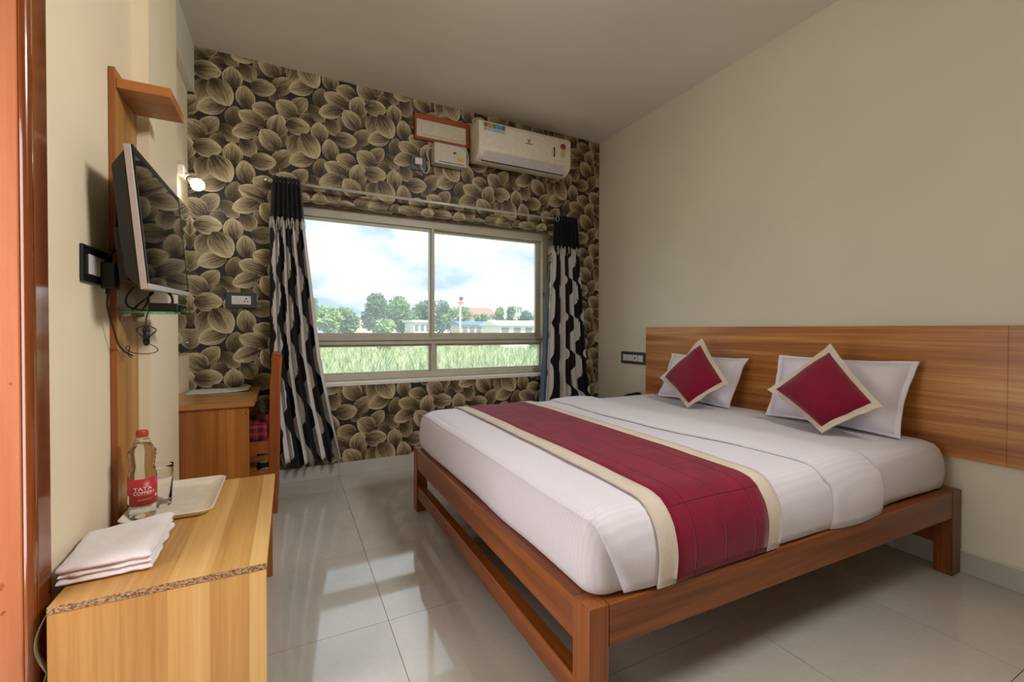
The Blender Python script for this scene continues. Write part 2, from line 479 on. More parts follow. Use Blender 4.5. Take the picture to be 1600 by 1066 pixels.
M['paper'] = plain('printed_newspaper', srgb(190, 198, 198), .7, nscale=60, var=.15)
M['peel'] = plain('peeling_edge_band', srgb(120, 116, 84), .6)
def glassy(name, col, rough=0, ior=1.45):
    m = NT(name)
    m.set(Base_Color=col, Roughness=rough, IOR=ior, Transmission_Weight=1.0)
    return m.mat
M['pet'] = glassy('clear_pet', (.97, .99, .99, 1), .02, 1.15)
M['water'] = glassy('water', (.98, .99, 1, 1), 0, 1.18)
M['glass'] = glassy('tumbler_glass', (.98, .98, .98, 1), .0, 1.15)
M['shelf_glass'] = glassy('green_shelf_glass', (.22, .78, .56, 1), .0, 1.5)
m = NT('mirror_silver'); m.set(Base_Color=(.72, .78, .70, 1), Metallic=1.0, Roughness=.02); M['mirror'] = m.mat
m = NT('lit_bulb'); m.set(Base_Color=(1, 1, 1, 1), Emission_Color=(1, .98, .92, 1), Emission_Strength=26.0); M['bulb'] = m.mat
# dusty window pane: clear with a thin film of dirt
m = NT('dusty_window_glass')
m.t.nodes.remove(m.b)
out = [q for q in m.t.nodes if q.type == 'OUTPUT_MATERIAL'][0]
tr = m.n('BsdfTransparent'); tl = m.n('BsdfTranslucent'); gl = m.n('BsdfGlossy')
tl.inputs['Color'].default_value = (.85, .87, .9, 1); gl.inputs['Roughness'].default_value = .03
tr.inputs['Color'].default_value = (.97, .98, .98, 1)
streak = m.noise(m.obj((9, 1, .8)), 2.0, 4, .6); cl = m.noise(m.obj(), 3.0, 3)
film = m.ramp(m.math('ADD', m.math('MULTIPLY', streak, .5), m.math('MULTIPLY', cl, .5)), [(.3, (.11, .11, .11, 1)), (.75, (.21, .21, .21, 1))])
mx1 = m.n('MixShader'); m.l(film, mx1.inputs[0]); m.l(tr.outputs[0], mx1.inputs[1]); m.l(tl.outputs[0], mx1.inputs[2])
mx2 = m.n('MixShader'); mx2.inputs[0].default_value = .002; m.l(mx1.outputs[0], mx2.inputs[1]); m.l(gl.outputs[0], mx2.inputs[2])
m.l(mx2.outputs[0], out.inputs['Surface'])
M['pane'] = m.mat

# ================================================================== room shell
D, R, CEIL = 3.55, 2.765, 2.965
XL1, XPIL, XL2 = -0.55, -0.50, -0.585        # near left wall, pilaster face, far left wall
YB = -2.0                                    # wall behind the viewer

# floor: bed of grout with single tiles on top
TX = [-0.863+.6*k for k in range(0, 7)]
TY = [-2.43+.59*k for k in range(0, 11)]     # ... 1.11 1.70 2.29 2.88 3.47
fl = MB().box((-1.0, YB-.2, -.15), (R+.2, D+.3, -.008)).build('floor', M['grout'], org=(0, 0, -.008))
structure(fl, 'polished pale grey square floor tiles')
tile_cache = {}
for i in range(len(TX)):
    for j in range(len(TY)):
        x0, x1 = TX[i]+.001, TX[i]+.599
        y0, y1 = TY[j]+.001, TY[j]+.589
        x0 = max(x0, -.75); x1 = min(x1, R); y0 = max(y0, YB); y1 = min(y1, D)
        if x1-x0 < .01 or y1-y0 < .01: continue
        key = (round(x1-x0, 3), round(y1-y0, 3))
        if key not in tile_cache:
            t = MB().box((x0, y0, -.008), (x1, y1, 0)).build('tile', M['tile'], fl)
            # recentre so that mesh can be shared
            c = Vector(((x0+x1)/2, (y0+y1)/2, 0))-WLOC[fl.name]
            t.data.transform(Matrix.Translation(-c)); t.location = c
            tile_cache[key] = t
        else:
            t = tile_cache[key].copy(); COL.objects.link(t); t.parent = fl
            t.location = Vector(((x0+x1)/2, (y0+y1)/2, 0))-WLOC[fl.name]

ce = MB().box((-1.0, YB-.2, CEIL), (R+.2, D+.3, CEIL+.15)).build('ceiling', M['ceiling'])
structure(ce, 'plain off-white plaster ceiling')

# right wall
wr = MB().box((R, YB-.2, 0), (R+.2, D+.3, CEIL)).build('wall_right', M['wall_right'])
structure(wr, 'plain pale wall behind the headboard')
wf = MB().box((-1.0, YB-.2, 0), (R, YB, CEIL)).build('wall_front', M['wall_cream'])
structure(wf, 'plain cream wall behind the viewer')

# left wall in three steps with a doorway
DY0, DY1, DZ = 0.55, 1.425, 2.2
wl = MB()
wl.box((-.9, 1.50, 0), (XL1, 2.265, CEIL))
wl.box((-.9, YB, 0), (XL1, DY0-.09, CEIL))
wl.box((-.9, DY0-.09, DZ+.1), (XL1, 1.50, CEIL))
wl.box((-.9, 2.77, 0), (XL2, D, CEIL))
wl.box((-1.75, .20, 0), (-1.65, 1.75, CEIL)); wl.box((-1.65, .20, 0), (-.9, .30, CEIL)); wl.box((-1.65, 1.65, 0), (-.9, 1.75, CEIL)); wl.box((-1.75, .20, CEIL), (-1.0, 1.75, CEIL+.12)); wl.box((-1.75, .20, -.12), (-1.0, 1.75, -.002))   # unseen box added outside the doorway to keep sky light out
wl = wl.build('wall_left', M['wall_cream'], org=(-.9, 1.5, 0))
structure(wl, 'cream painted wall with the television panel')
p = MB().box((-.9, 2.265, 0), (XPIL, 2.77, CEIL)).build('pilaster', M['wall_cream'], wl)
bm_ = MB().box((XL2, 2.77, 2.662), (-.547, D, CEIL)).build('trim_1', M['wall_right'])
structure(bm_, 'shallow plaster beam along the top of the left wall')

# door frame of the doorway at the far left of the picture
df = thing('door_1', 'orange varnished wooden door frame at the left edge', 'door', (XL1, 1.0, 0))
del df['category']; structure(df)
MB().box((-.80, DY1, 0), (-.553, 1.50, DZ+.1)).build('jamb', M['door'], df, bevel=.004)
MB().box((-.80, DY0-.09, 0), (-.553, DY0, DZ+.1)).build('jamb', M['door'], df, bevel=.004)
MB().box((-.80, DY0, DZ), (-.553, DY1, DZ+.1)).build('head_rail', M['door'], df, bevel=.004)
MB().prism([(-.553, 1.425), (-.545, 1.421), (-.537, 1.425), (-.534, 1.435), (-.536, 1.447), (-.543, 1.452), (-.553, 1.452)], 'Z', 0, DZ+.1, smooth=False).build('moulding', M['door_dark'], df, bevel=.003)
MB().box((-.553, 1.454, 0), (-.538, 1.522, DZ+.1)).build('architrave', M['door_dark'], df, bevel=.003)
MB().box((-.553, DY0-.1, 0), (-.538, DY0, DZ+.1)).build('architrave', M['door_dark'], df, bevel=.003)
lf = MB().box((-1.55, DY0+.005, .01), (-.81, DY0+.042, DZ-.005)).build('leaf', M['door'], df, bevel=.003)   # door standing open

# ---------------------------------------------------------------- back wall with window opening
HX0, HX1, HZ0, HZ1 = -.02, 2.235, .700, 2.046
WT = 3.85
wb_ = MB()
wb_.box((-.9, D, 0), (HX0, WT, CEIL)); wb_.box((HX1, D, 0), (R+.2, WT, CEIL))
wb_.box((HX0, D, HZ1), (HX1, WT, CEIL)); wb_.box((HX0, D, 0), (HX1, WT, HZ0))
wb_ = wb_.build('wall_back', M['paper_bg'], org=(1.1, D, 0))
structure(wb_, 'window wall papered with large brown and tan petals')

PET = [(-0.339,2.479,-0.312,2.628,0.053,0.25),(-0.417,2.477,-0.296,2.383,0.052,0.35),(-0.368,2.369,-0.471,2.38,0.047,0.15),(-0.063,2.395,-0.008,2.504,0.036,0.12),(-0.041,2.251,-0.119,2.203,0.032,0.12),(-0.134,2.361,-0.206,2.442,0.047,0.25),(-0.007,2.772,-0.048,2.727,0.034,0.08),(-0.277,2.408,-0.211,2.296,0.058,0.5),(-0.09,2.258,0.023,2.381,0.059,0.6),(-0.235,2.268,-0.07,2.285,0.06,0.75),(0.024,2.657,0.125,2.778,0.053,0.6),(0.075,2.514,0.014,2.363,0.056,0.45),(-0.248,2.106,-0.27,2.267,0.058,0.8),(0.057,2.628,-0.071,2.72,0.067,0.85),(-0.076,2.615,-0.222,2.652,0.06,0.85),(-0.134,2.532,-0.305,2.59,0.059,0.85),(-0.182,2.502,-0.34,2.435,0.055,0.95),(-0.072,2.469,-0.053,2.627,0.067,0.95),(-0.054,2.371,-0.169,2.499,0.066,0.9),(0.17,2.37,0.006,2.3,0.057,0.95),(-0.017,2.561,0.15,2.57,0.062,0.85),(0.213,2.481,0.204,2.629,0.059,0.9),(0.089,2.522,0.194,2.356,0.074,0.95)]
PAX, PAZ, PBZ = .542, .253, .512
def petal_sheet(name, parent, x0, x1, z0, z1, to3d, step=3e-5, lift=1.2e-3, hole=None):
    """flat print: overlapping petals in the pattern's own (x, z), cut to the rectangle, laid on the surface by to3d(x, z, height)"""
    bm = bmesh.new(); uvl = bm.loops.layers.uv.new('UVMap'); cl = bm.loops.layers.float_color.new('tone')
    n = 8
    def wid(t): return (t**.62)*((1-t)**.74)/.3902*1.03
    order = 0
    for bx, bz, tx, tz, hw, tone in PET:
        order += 1
        for a in range(-4, 8):
            for b in range(-14, 12):
                ox = a*PAX; oz = a*PAZ+b*PBZ
                mx, mz = (bx+tx)/2+ox, (bz+tz)/2+oz
                if mx < x0-.2 or mx > x1+.2 or mz < z0-.2 or mz > z1+.2: continue
                P0 = Vector((bx+ox, bz+oz)); P1 = Vector((tx+ox, tz+oz)); ax = P1-P0
                pe = Vector((-ax.y, ax.x)).normalized()
                rows = []
                rv = random.random()
                for k in range(n+1):
                    t = k/n; t = lerp(t, t*t*(3-2*t), .7)
                    w = hw*wid(t) if 0 < t < 1 else 0
                    c = P0+ax*t
                    if w == 0: rows.append([(bm.verts.new((c.x, order*step, c.y)), t, 0)])
                    else: rows.append([(bm.verts.new((q.x, order*step, q.y)), t, s_) for s_, q in ((-1, c-pe*w), (0, c), (1, c+pe*w))])
                def face(vs):
                    f = bm.faces.new([q[0] for q in vs])
                    for lp, q in zip(f.loops, vs):
                        lp[uvl].uv = (q[1], q[2]); lp[cl] = (tone, rv, 0, 1)
                for ra, rb in zip(rows, rows[1:]):
                    if len(ra) == 1: face([ra[0], rb[0], rb[1]]); face([ra[0], rb[1], rb[2]])
                    elif len(rb) == 1: face([ra[0], rb[0], ra[1]]); face([ra[1], rb[0], ra[2]])
                    else:
                        face([ra[0], rb[0], rb[1], ra[1]]); face([ra[1], rb[1], rb[2], ra[2]])
    for co, no in (((x0, 0, 0), (-1, 0, 0)), ((x1, 0, 0), (1, 0, 0)), ((0, 0, z0), (0, 0, -1)), ((0, 0, z1), (0, 0, 1))):
        bmesh.ops.bisect_plane(bm, geom=bm.verts[:]+bm.edges[:]+bm.faces[:], plane_co=co, plane_no=no, clear_outer=True)
    if hole:
        hx0, hx1, hz0, hz1 = hole
        for co, no in (((hx0, 0, 0), (1, 0, 0)), ((hx1, 0, 0), (1, 0, 0)), ((0, 0, hz0), (0, 0, 1)), ((0, 0, hz1), (0, 0, 1))):
            bmesh.ops.bisect_plane(bm, geom=bm.verts[:]+bm.edges[:]+bm.faces[:], plane_co=co, plane_no=no)
        dead = []
        for f in bm.faces:
            c = f.calc_center_median()
            if hx0 < c.x < hx1 and hz0 < c.z < hz1: dead.append(f)
        bmesh.ops.delete(bm, geom=dead, context='FACES')
    org = WLOC[parent.name]
    for v in bm.verts: v.co = Vector(to3d(v.co.x, v.co.z, lift+v.co.y))-org
    me = bpy.data.meshes.new(name); bm.to_mesh(me); bm.free()
    me.materials.append(M['petal'])
    o = bpy.data.objects.new(name, me); COL.objects.link(o); o.parent = parent
    WLOC[o.name] = org
    o['kind'] = 'stuff'
    return o
petal_sheet('wallpaper', wb_, -.90, R, .10, CEIL, lambda x, z, h: (x, D-h, z), hole=(HX0, HX1, HZ0, HZ1))
petal_sheet('wallpaper', wb_, HX0, HX1, HZ1, HZ1+.15, lambda x, z, h: (x, D+(z-HZ1), HZ1-h))
petal_sheet('wallpaper', wb_, HX1, HX1+.15, HZ0, HZ1, lambda x, z, h: (HX1-h, D+(x-HX1), z))

# ---------------------------------------------------------------- window
WY = 3.70
win = thing('window_1', 'wide beige window of two large and two low panes', 'window', (1.1, WY, HZ0))
del win['category']; structure(win)
fp = M['frame_paint']
def bar(name, lo, hi, par=win, b=.003): return MB().box(lo, hi).build(name, fp, par, bevel=b)
Y0, Y1 = WY-.035, WY+.05
bar('frame_head', (HX0, Y0, 1.965), (HX1, Y1, 2.030))
bar('frame_bottom', (HX0, Y0, HZ0+.004), (HX1, Y1, .752))
bar('frame_side', (HX1-.052, Y0, .752), (HX1, Y1, 1.965))
bar('frame_side', (HX0, Y0, .752), (HX0+.052, Y1, 1.965))
bar('transom', (HX0+.052, Y0, .985), (HX1-.052, Y1, 1.045))
MB().box((HX0, Y0-.003, 1.013), (HX1-.04, Y0, 1.018)).build('transom_groove', M['dark_gap'], win)
MB().box((HX0, Y0-.002, 2.030), (HX1, Y1, HZ1-.002)).build('mortar_strip', M['mortar'], win)
def sash(x0, x1, z0, z1, y, wl_, wr_, wb2, wt):
    s = MB()
    s.box((x0, y, z0), (x0+wl_, y+.03, z1)); s.box((x1-wr_, y, z0), (x1, y+.03, z1))
    s.box((x0+wl_, y, z0), (x1-wr_, y+.03, z0+wb2)); s.box((x0+wl_, y, z1-wt), (x1-wr_, y+.03, z1))
    o = s.build('sash', fp, win, bevel=.002)
    MB().box((x0+wl_-.006, y+.012, z0+wb2-.006), (x1-wr_+.006, y+.017, z1-wt+.006)).build('pane', M['pane'], o)
    return o
sash(HX0+.052, 1.106, 1.045, 1.965, WY-.012, .03, .027, .034, .024)
sash(1.080, HX1-.052, 1.045, 1.965, WY+.02, .05, .046, .034, .024)
sash(HX0+.052, 1.100, .752, .985, WY-.005, .02, .028, .012, .018)
sash(1.100, HX1-.052, .752, .985, WY-.005, .044, .018, .012, .018)
bar('lower_mullion', (1.086, Y0, .752), (1.122, WY-.006, .985))
bar('upper_mullion', (1.088, Y0, 1.045), (1.112, WY-.014, 1.965))
MB().box((HX1-.044, Y0-.006, 1.44), (HX1-.036, Y0, 1.46)).build('catch', M['dark_gap'], win)
MB().box((HX0-.01, D-.006, HZ0-.022), (HX1+.01, Y0+.001, HZ0+.003)).build('sill', M['sill_white'], win, bevel=.002)

# ---------------------------------------------------------------- skirting tiles
def skirting(name, label, along, a0, a1, joints, fixed, sgn):
    root = thing(name, label, None, (0, 0, 0)); structure(root)
    js = [a0]+[j for j in joints if a0 < j < a1]+[a1]
    for p_, q_ in zip(js, js[1:]):
        if along == 'X': MB().box((p_+.0006, fixed-.01, .0005), (q_-.0006, fixed, .10)).build('tile', M['skirt'], root, bevel=.001, seg=1)
        else: MB().box((fixed-.01, p_+.0006, .0005), (fixed, q_-.0006, .10)).build('tile', M['skirt'], root, bevel=.001, seg=1)
    return root
skirting('baseboard_back', 'grey skirting tiles under the papered window wall', 'X', XL2, R, [.337+.6*k for k in range(-3, 6)], D, 1)
skirting('baseboard_right', 'grey skirting tiles along the headboard wall', 'Y', YB, D-.011, [1.11+.59*k for k in range(-6, 5)], R, 1)
MB().box((R-.012, YB, .10), (R, D-.011, .104)).build('trim_2', M['wall_right'])
structure(bpy.data.objects['trim_2'], 'thin painted line above the right skirting')

# ================================================================== bed
def yn(x): return .920-.0245*(x-.69)          # outer face of the near side rail
BX0, BX1 = .692, 2.752
BYF = 2.715
bed = thing('bed', 'stained wooden king bed frame with slatted low foot end', 'bed', (1.7, 1.8, 0))
def legbox(x0, x1, y0, y1, z1=.382):
    return MB().box((x0, y0, 0), (x1, y1, z1)).build('leg', M['bedwood_z'], bed, bevel=.003)
legbox(BX0, BX0+.065, yn(BX0), yn(BX0)+.075)
legbox(BX0, BX0+.065, BYF-.075, BYF)
legbox(2.668, BX1, .868, .935)
legbox(2.668, BX1, BYF-.075, BYF)
def rail(x0, x1, ya, yb, w, z0, z1, name, mat):
    return MB().hexa([(x0, ya, z0), (x1, yb, z0), (x1, yb+w, z0), (x0, ya+w, z0), (x0, ya, z1), (x1, yb, z1), (x1, yb+w, z1), (x0, ya+w, z1)]).build(name, mat, bed, bevel=.003)
rail(BX0+.066, 2.667, yn(BX0+.066)+.001, .870, .05, .264, .381, 'side_rail', M['bedwood_x'])
rail(BX0+.066, 2.667, BYF-.05, BYF-.05, .048, .264, .381, 'side_rail', M['bedwood_x'])
MB().box((BX0+.002, yn(BX0)+.076, .262), (BX0+.048, BYF-.076, .381)).build('foot_rail', M['bedwood'], bed, bevel=.003)
MB().box((BX0+.004, yn(BX0)+.076, .082), (BX0+.050, BYF-.076, .157)).build('foot_stretcher', M['bedwood'], bed, bevel=.003)
MB().box((2.70, .936, .262), (2.748, BYF-.076, .381)).build('head_rail', M['bedwood'], bed, bevel=.003)
MB().box((2.70, .936, .12), (2.748, BYF-.076, .195)).build('head_stretcher', M['bedwood'], bed, bevel=.003)
for k in range(9):
    x = .80+k*.22
    MB().box((x, .95, .345), (x+.12, BYF-.052, .366)).build('slat', M['bedwood'], bed)
MB().box((BX0+.052, .965, .3665), (2.69, BYF-.055, .381)).build('platform', M['bedwood'], bed)

# mattress: rings from the hem up and over to the middle
MX0, MX1, MY1 = .716, 2.722, 2.70
def myn(x): return .938-.016*(x-.716)
SIDE = [(.016, .3835), (.004, .392), (-.002, .42), (-.006, .46), (-.004, .50), (.002, .540), (.011, .567), (.025, .586), (.047, .597), (.085, .602), (.18, .605), (.45, .606)]
def ring(inset, z, n=26, rad=.06):
    x0, x1, y1 = MX0+inset, MX1-inset, MY1-inset
    r = max(.015, rad-inset*.3); pts = []
    y0a = lambda x: myn(x)+inset
    seg = 6
    def corner(cx, cy, a0):
        return [(cx+r*math.cos(a0+PI/2*k/seg), cy+r*math.sin(a0+PI/2*k/seg)) for k in range(seg+1)]
    pts += corner(x0+r, y0a(x0)+r, PI)
    for k in range(1, n): x = lerp(x0+r, x1-r, k/n); pts.append((x, y0a(x)))
    pts += corner(x1-r, y0a(x1)+r, -PI/2)
    for k in range(1, n): pts.append((x1, lerp(y0a(x1)+r, y1-r, k/n)))
    pts += corner(x1-r, y1-r, 0)
    for k in range(1, n): pts.append((lerp(x1-r, x0+r, k/n), y1))
    pts += corner(x0+r, y1-r, PI/2)
    for k in range(1, n): pts.append((x0, lerp(y1-r, y0a(x0)+r, k/n)))
    return pts
mb = MB(); vs = []; nring = None
for inset, z in SIDE:
    rp = ring(inset, z); nring = len(rp)
    for (x, y) in rp:
        zz = z
        if z < .40:   # uneven hem
            zz = z+.010*(mnoise.noise(Vector((x*3.1, y*3.1, 1.7)))+.25)*(1 if z < .39 else .7)
            zz = max(zz, .3822)
        d = .006*mnoise.noise(Vector((x*4, y*4, z*6)))
        vs.append((x+d*.7, y+d*.7, zz+ (d*.5 if z > .5 else 0)))
fs = []
for i in range(len(SIDE)-1):
    for k in range(nring): fs.append((i*nring+k, i*nring+(k+1) % nring, (i+1)*nring+(k+1) % nring, (i+1)*nring+k))
mb.add(vs, fs, 0, True)
o0 = (len(SIDE)-1)*nring
cidx = len(mb.v); mb.v.append(Vector((1.72, 1.81, .607)))
for k in range(nring): mb.f.append([o0+k, o0+(k+1) % nring, cidx]); mb.m.append(0); mb.sm.append(True)
mb.f.append([k for k in range(nring)][::-1]); mb.m.append(0); mb.sm.append(False)
mat_o = mb.build('mattress', M['sheet'])
tag(mat_o, 'thick mattress in white striped sheet on the wooden bed frame', 'mattress')

def drape_path(off, hem_near=.388, hem_far=.40, n_top=26, push=0.0):
    """(y offset from near face, z, arc) list from near hem over the top to far hem"""
    pts = []
    prof = [(.004, hem_near)]+[(i, z) for i, z in SIDE if z > max(hem_near, .395)][:-2]
    out = []
    for i, z in prof:
        k = min(1, max(0, (z-.53)/.07))          # 0 on the side, 1 on the top
        out.append((i-(off+push*(1-k))*(1-k), z+off*k))
    return out
def drape(x, off, hem_near, hem_far=.40, push=0.0, ntop=24):
    pr_ = drape_path(off, hem_near, hem_far, push=push)
    ya = myn(x)
    pts = [Vector((x, ya+i, z)) for i, z in pr_]
    yA = ya+pr_[-1][0]; yB_ = MY1-pr_[-1][0]
    for k in range(1, ntop):
        t = k/ntop; pts.append(Vector((x, lerp(yA, yB_, t), pr_[-1][1]+.006*min(1, 6*t, 6*(1-t)))))
    for i, z in reversed(drape_path(off, hem_far, push=push)): pts.append(Vector((x, MY1-i, z)))
    return pts
def strip(name, mat, xs, offs, hem, parent=None, solid=.004, push=0.0, xshift=None, wav=.002, foot=False, **kw):
    """cloth laid across the bed; xs = list of x stations, offs(x) lift, hem(x) near hem height"""
    cols = [drape(x, offs(x), hem(x), push=push) for x in xs]
    n = max(len(c) for c in cols)
    rs = []
    for c in cols:                      # resample to equal counts by index
        L = [0]
        for a, b in zip(c, c[1:]): L.append(L[-1]+(b-a).length)
        c2 = []
        for k in range(n*2):
            s_ = L[-1]*k/(n*2-1); j = 0
            while j < len(L)-2 and L[j+1] < s_: j += 1
            t = (s_-L[j])/max(1e-9, L[j+1]-L[j]); c2.append((c[j].lerp(c[j+1], t), s_))
        rs.append(c2)
    nn = n*2
    mb = MB(); vs = []; uv = []
    for ci, c2 in enumerate(rs):
        for k, (p_, s_) in enumerate(c2):
            q = p_.copy()
            if foot: q.z = min(q.z, interp([(i_, z_) for i_, z_ in SIDE if z_ > .47], max(0, xs[ci]-MX0))+offs(xs[ci]))
            if xshift: q.x += xshift(q)
            w = wav*mnoise.noise(Vector((q.x*6, q.y*5, q.z*6)))
            q.z += w if q.z > .58 else 0; q.y += w if q.z <= .58 and q.y < 1.2 else 0
            vs.append(q); uv.append((xs[ci], s_))
    fs = [(i*nn+k, (i+1)*nn+k, (i+1)*nn+k+1, i*nn+k+1) for i in range(len(xs)-1) for k in range(nn-1)]
    mb.add(vs, fs, 0, True, uv)
    return mb.build(name, mat, parent, solid=solid, solid_off=1, **kw)
lin = lambda a, b, n: [a+(b-a)*k/n for k in range(n+1)]
# top sheet with a tucked corner pleat at the foot and a turned-down fold by the pillows
ts = thing('top_sheet', 'white striped top sheet with turned-down fold across the bed', 'bed sheet', (1.4, 1.8, .6))
def sh_off(x): return -.0025+.008*min(1, (x-.735)/.10)
def sh_shift(q):
    # left edge on the near side leans towards the pillows as it drops
    if q.y < 1.0 and q.z < .60 and q.x < 1.05:
        t = (.60-q.z)/.215; k = max(0, (1.05-q.x)/.315)
        return .085*(t**1.4)*k
    return 0
strip('sheet_body', M['sheet'], lin(.735, 1.86, 22), sh_off, lambda x: .388+.004*math.sin(9*x)+.012*max(0, math.sin(3*x+.5))*.4, ts, solid=.004, push=.012, xshift=sh_shift, wav=.004, foot=True)
def fold_off(x):
    t = (x-1.700)/.345
    return .010+.015*math.sin(PI*min(1, max(0, t)))**.6
def fold_shift(q):
    return .05*math.sin(q.y*2.2)+.16*max(0, (1.5-q.y))*.25+(.02 if q.z < .56 and q.y < 1 else 0)-.03
strip('fold', M['sheet'], lin(1.700, 2.045, 14), fold_off, lambda x: .386+.0*x, ts, solid=.006, push=.010, xshift=fold_shift, wav=.004)

# runner
rn = thing('bed_runner', 'maroon quilted bed runner with cream borders across the mattress', 'bed runner', (1.2, 1.8, .62))
def rshift(q): return -.012*math.sin(q.y*2.0)
rhem = lambda x: .386+.006*(1-abs(x-1.2)/.3)
strip('quilt', M['runner'], lin(.995, 1.402, 12), lambda x: .0145, rhem, rn, solid=.006, push=.010, xshift=rshift, wav=.004)
strip('border', M['cream_trim'], lin(.930, .996, 3), lambda x: .015, rhem, rn, solid=.006, push=.010, xshift=rshift, wav=.004)
strip('border', M['cream_trim'], lin(1.401, 1.467, 3), lambda x: .015, rhem, rn, solid=.006, push=.010, xshift=rshift, wav=.004)

# pillows and cushions: built on four corner points
def pillow(corn, T, k, pinch, back, N=26, seed=0, pw=2.4, minT=.003):
    """corn BL BR TR TL; returns (centre mesh, flange mesh); back = direction pointing to the viewer"""
    BL, BR, TR, TL = [Vector(c) for c in corn]
    nrm = ((BR-BL)+(TR-TL)).cross((TL-BL)+(TR-BR)).normalized()
    if nrm.dot(Vector(back)) < 0: nrm = -nrm
    cen = (BL+BR+TR+TL)/4
    def base(u, v):
        a = (u+1)/2; b = (v+1)/2
        p = BL.lerp(BR, a).lerp(TL.lerp(TR, a), b)
        ex = ((BR-BL)+(TR-TL))/2; ey = ((TL-BL)+(TR-BR))/2
        p = p-ex*.5*pinch*u*abs(u)*(1-v*v)-ey*.5*pinch*v*abs(v)*(1-u*u)
        e = max(abs(u), abs(v))
        wv = .014*mnoise.noise(Vector((u*2.4+seed, v*2.4, seed*1.3)))*(e**3)
        return p+nrm*wv
    def h(u, v):
        a, b = abs(u)/k, abs(v)/k
        if a >= 1 or b >= 1: return minT
        f = ((1-a**pw)*(1-b**pw))**.5
        return minT+T*f*(1+.10*mnoise.noise(Vector((u*1.7+seed, v*1.7, 2.2))))
    ts_ = [-1, -(1+k)/2, -k]+[-k+2*k*i/N for i in range(1, N)]+[k, (1+k)/2, 1]
    n = len(ts_)
    A = MB(); B = MB()
    for side in (1, -1):
        P = [[base(u, v)+nrm*side*h(u, v) for u in ts_] for v in ts_]
        for j in range(n-1):
            for i in range(n-1):
                cu = (ts_[i]+ts_[i+1])/2; cv = (ts_[j]+ts_[j+1])/2
                tgt = B if max(abs(cu), abs(cv)) > k else A
                q = [P[j][i], P[j][i+1], P[j+1][i+1], P[j+1][i]]
                tgt.add(q if side == 1 else q[::-1], [(0, 1, 2, 3)], 0, True)
    for mb_ in (A, B): weld(mb_)
    return A, B
def weld(mb):
    key = {}; nv = []; idx = []
    for p in mb.v:
        q = (round(p.x, 5), round(p.y, 5), round(p.z, 5))
        if q not in key: key[q] = len(nv); nv.append(p)
        idx.append(key[q])
    mb.v = nv
    mb.f = [[idx[i] for i in f] for f in mb.f]
pl1 = [(2.500, 2.490, .612), (2.500, 1.873, .612), (2.674, 1.868, .925), (2.660, 2.500, .928)]
pl2 = [(2.500, 1.640, .612), (2.515, 1.003, .612), (2.680, .995, .960), (2.650, 1.655, .962)]
for cn, lab, sd in ((pl1, 'white pillow behind the cushion nearer the window', 3.1), (pl2, 'white pillow behind the cushion farther from the window', 8.4)):
    r_ = thing('pillow', lab, 'pillow', tuple(sum((Vector(c) for c in cn), Vector())/4), 'white pillows against the headboard')
    r_.location.z = .608; WLOC[r_.name] = Vector(r_.location)
    A, B = pillow(cn, .094, .93, .06, (-1, 0, 0), seed=sd)
    A.build('pillow_body', M['pillow'], r_, fixn=False); B.build('flange', M['pillow'], r_, fixn=False)
# a second pillowcase edge shows behind the nearer pillow
cs1 = [(2.421, 2.394, .762), (2.323, 2.045, .600), (2.429, 1.826, .778), (2.566, 2.142, 1.051)]
cs2 = [(2.426, 1.579, .772), (2.332, 1.240, .606), (2.421, 1.029, .761), (2.560, 1.323, 1.040)]
def nearer(cn, k): return [tuple(EYE+(Vector(c)-EYE)*k) for c in cn]
for cn, lab, sd in ((cs1, 'maroon cushion with cream border nearer the window', 1.2), (cs2, 'maroon cushion with cream border farther from the window', 5.5)):
    r_ = thing('cushion', lab, 'cushion', tuple(sum((Vector(c) for c in cn), Vector())/4), 'maroon diamond cushions on the bed')
    r_.location.z = .61; WLOC[r_.name] = Vector(r_.location)
    A, B = pillow(nearer(cn, .978), .070, .84, .05, (-1, 0, 0), seed=sd)
    A.build('cushion_body', M['maroon'], r_, fixn=False); B.build('border', M['cream_trim'], r_, fixn=False)

# headboard: two laminate boards on the wall
hb = thing('headboard', 'wide wood-grain headboard panel fixed to the right wall', 'headboard', (2.75, 1.5, .526))
MB().box((2.737, .7235, .526), (R-.001, 2.863, 1.132)).build('panel', M['head'], hb, bevel=.001, seg=1)
MB().box((2.737, -.35, .526), (R-.001, .7232, 1.132)).build('panel', M['head'], hb, bevel=.001, seg=1)

# switch plate beside the headboard
def switch_plate(name, label, mk, parts, loc, group=None):
    pass
sp = thing('switch_plate', 'black switch plate with four white switches beside the headboard', 'switch', (R, 3.05, .80))
MB().box((2.752, 2.880, .803), (R, 3.196, .912)).build('plate', M['grey_plate'], sp, bevel=.004)
for k in range(4):
    y1 = 3.165-k*.064
    MB().box((2.748, y1-.060, .830), (2.7525, y1, .886)).build('rocker', M['switch_white'], sp, bevel=.0015)
MB().box((2.7475, 3.165-2*.064-.035, .848), (2.7482, 3.165-2*.064-.022, .868)).build('dimmer_mark', M['dark_gap'], sp)

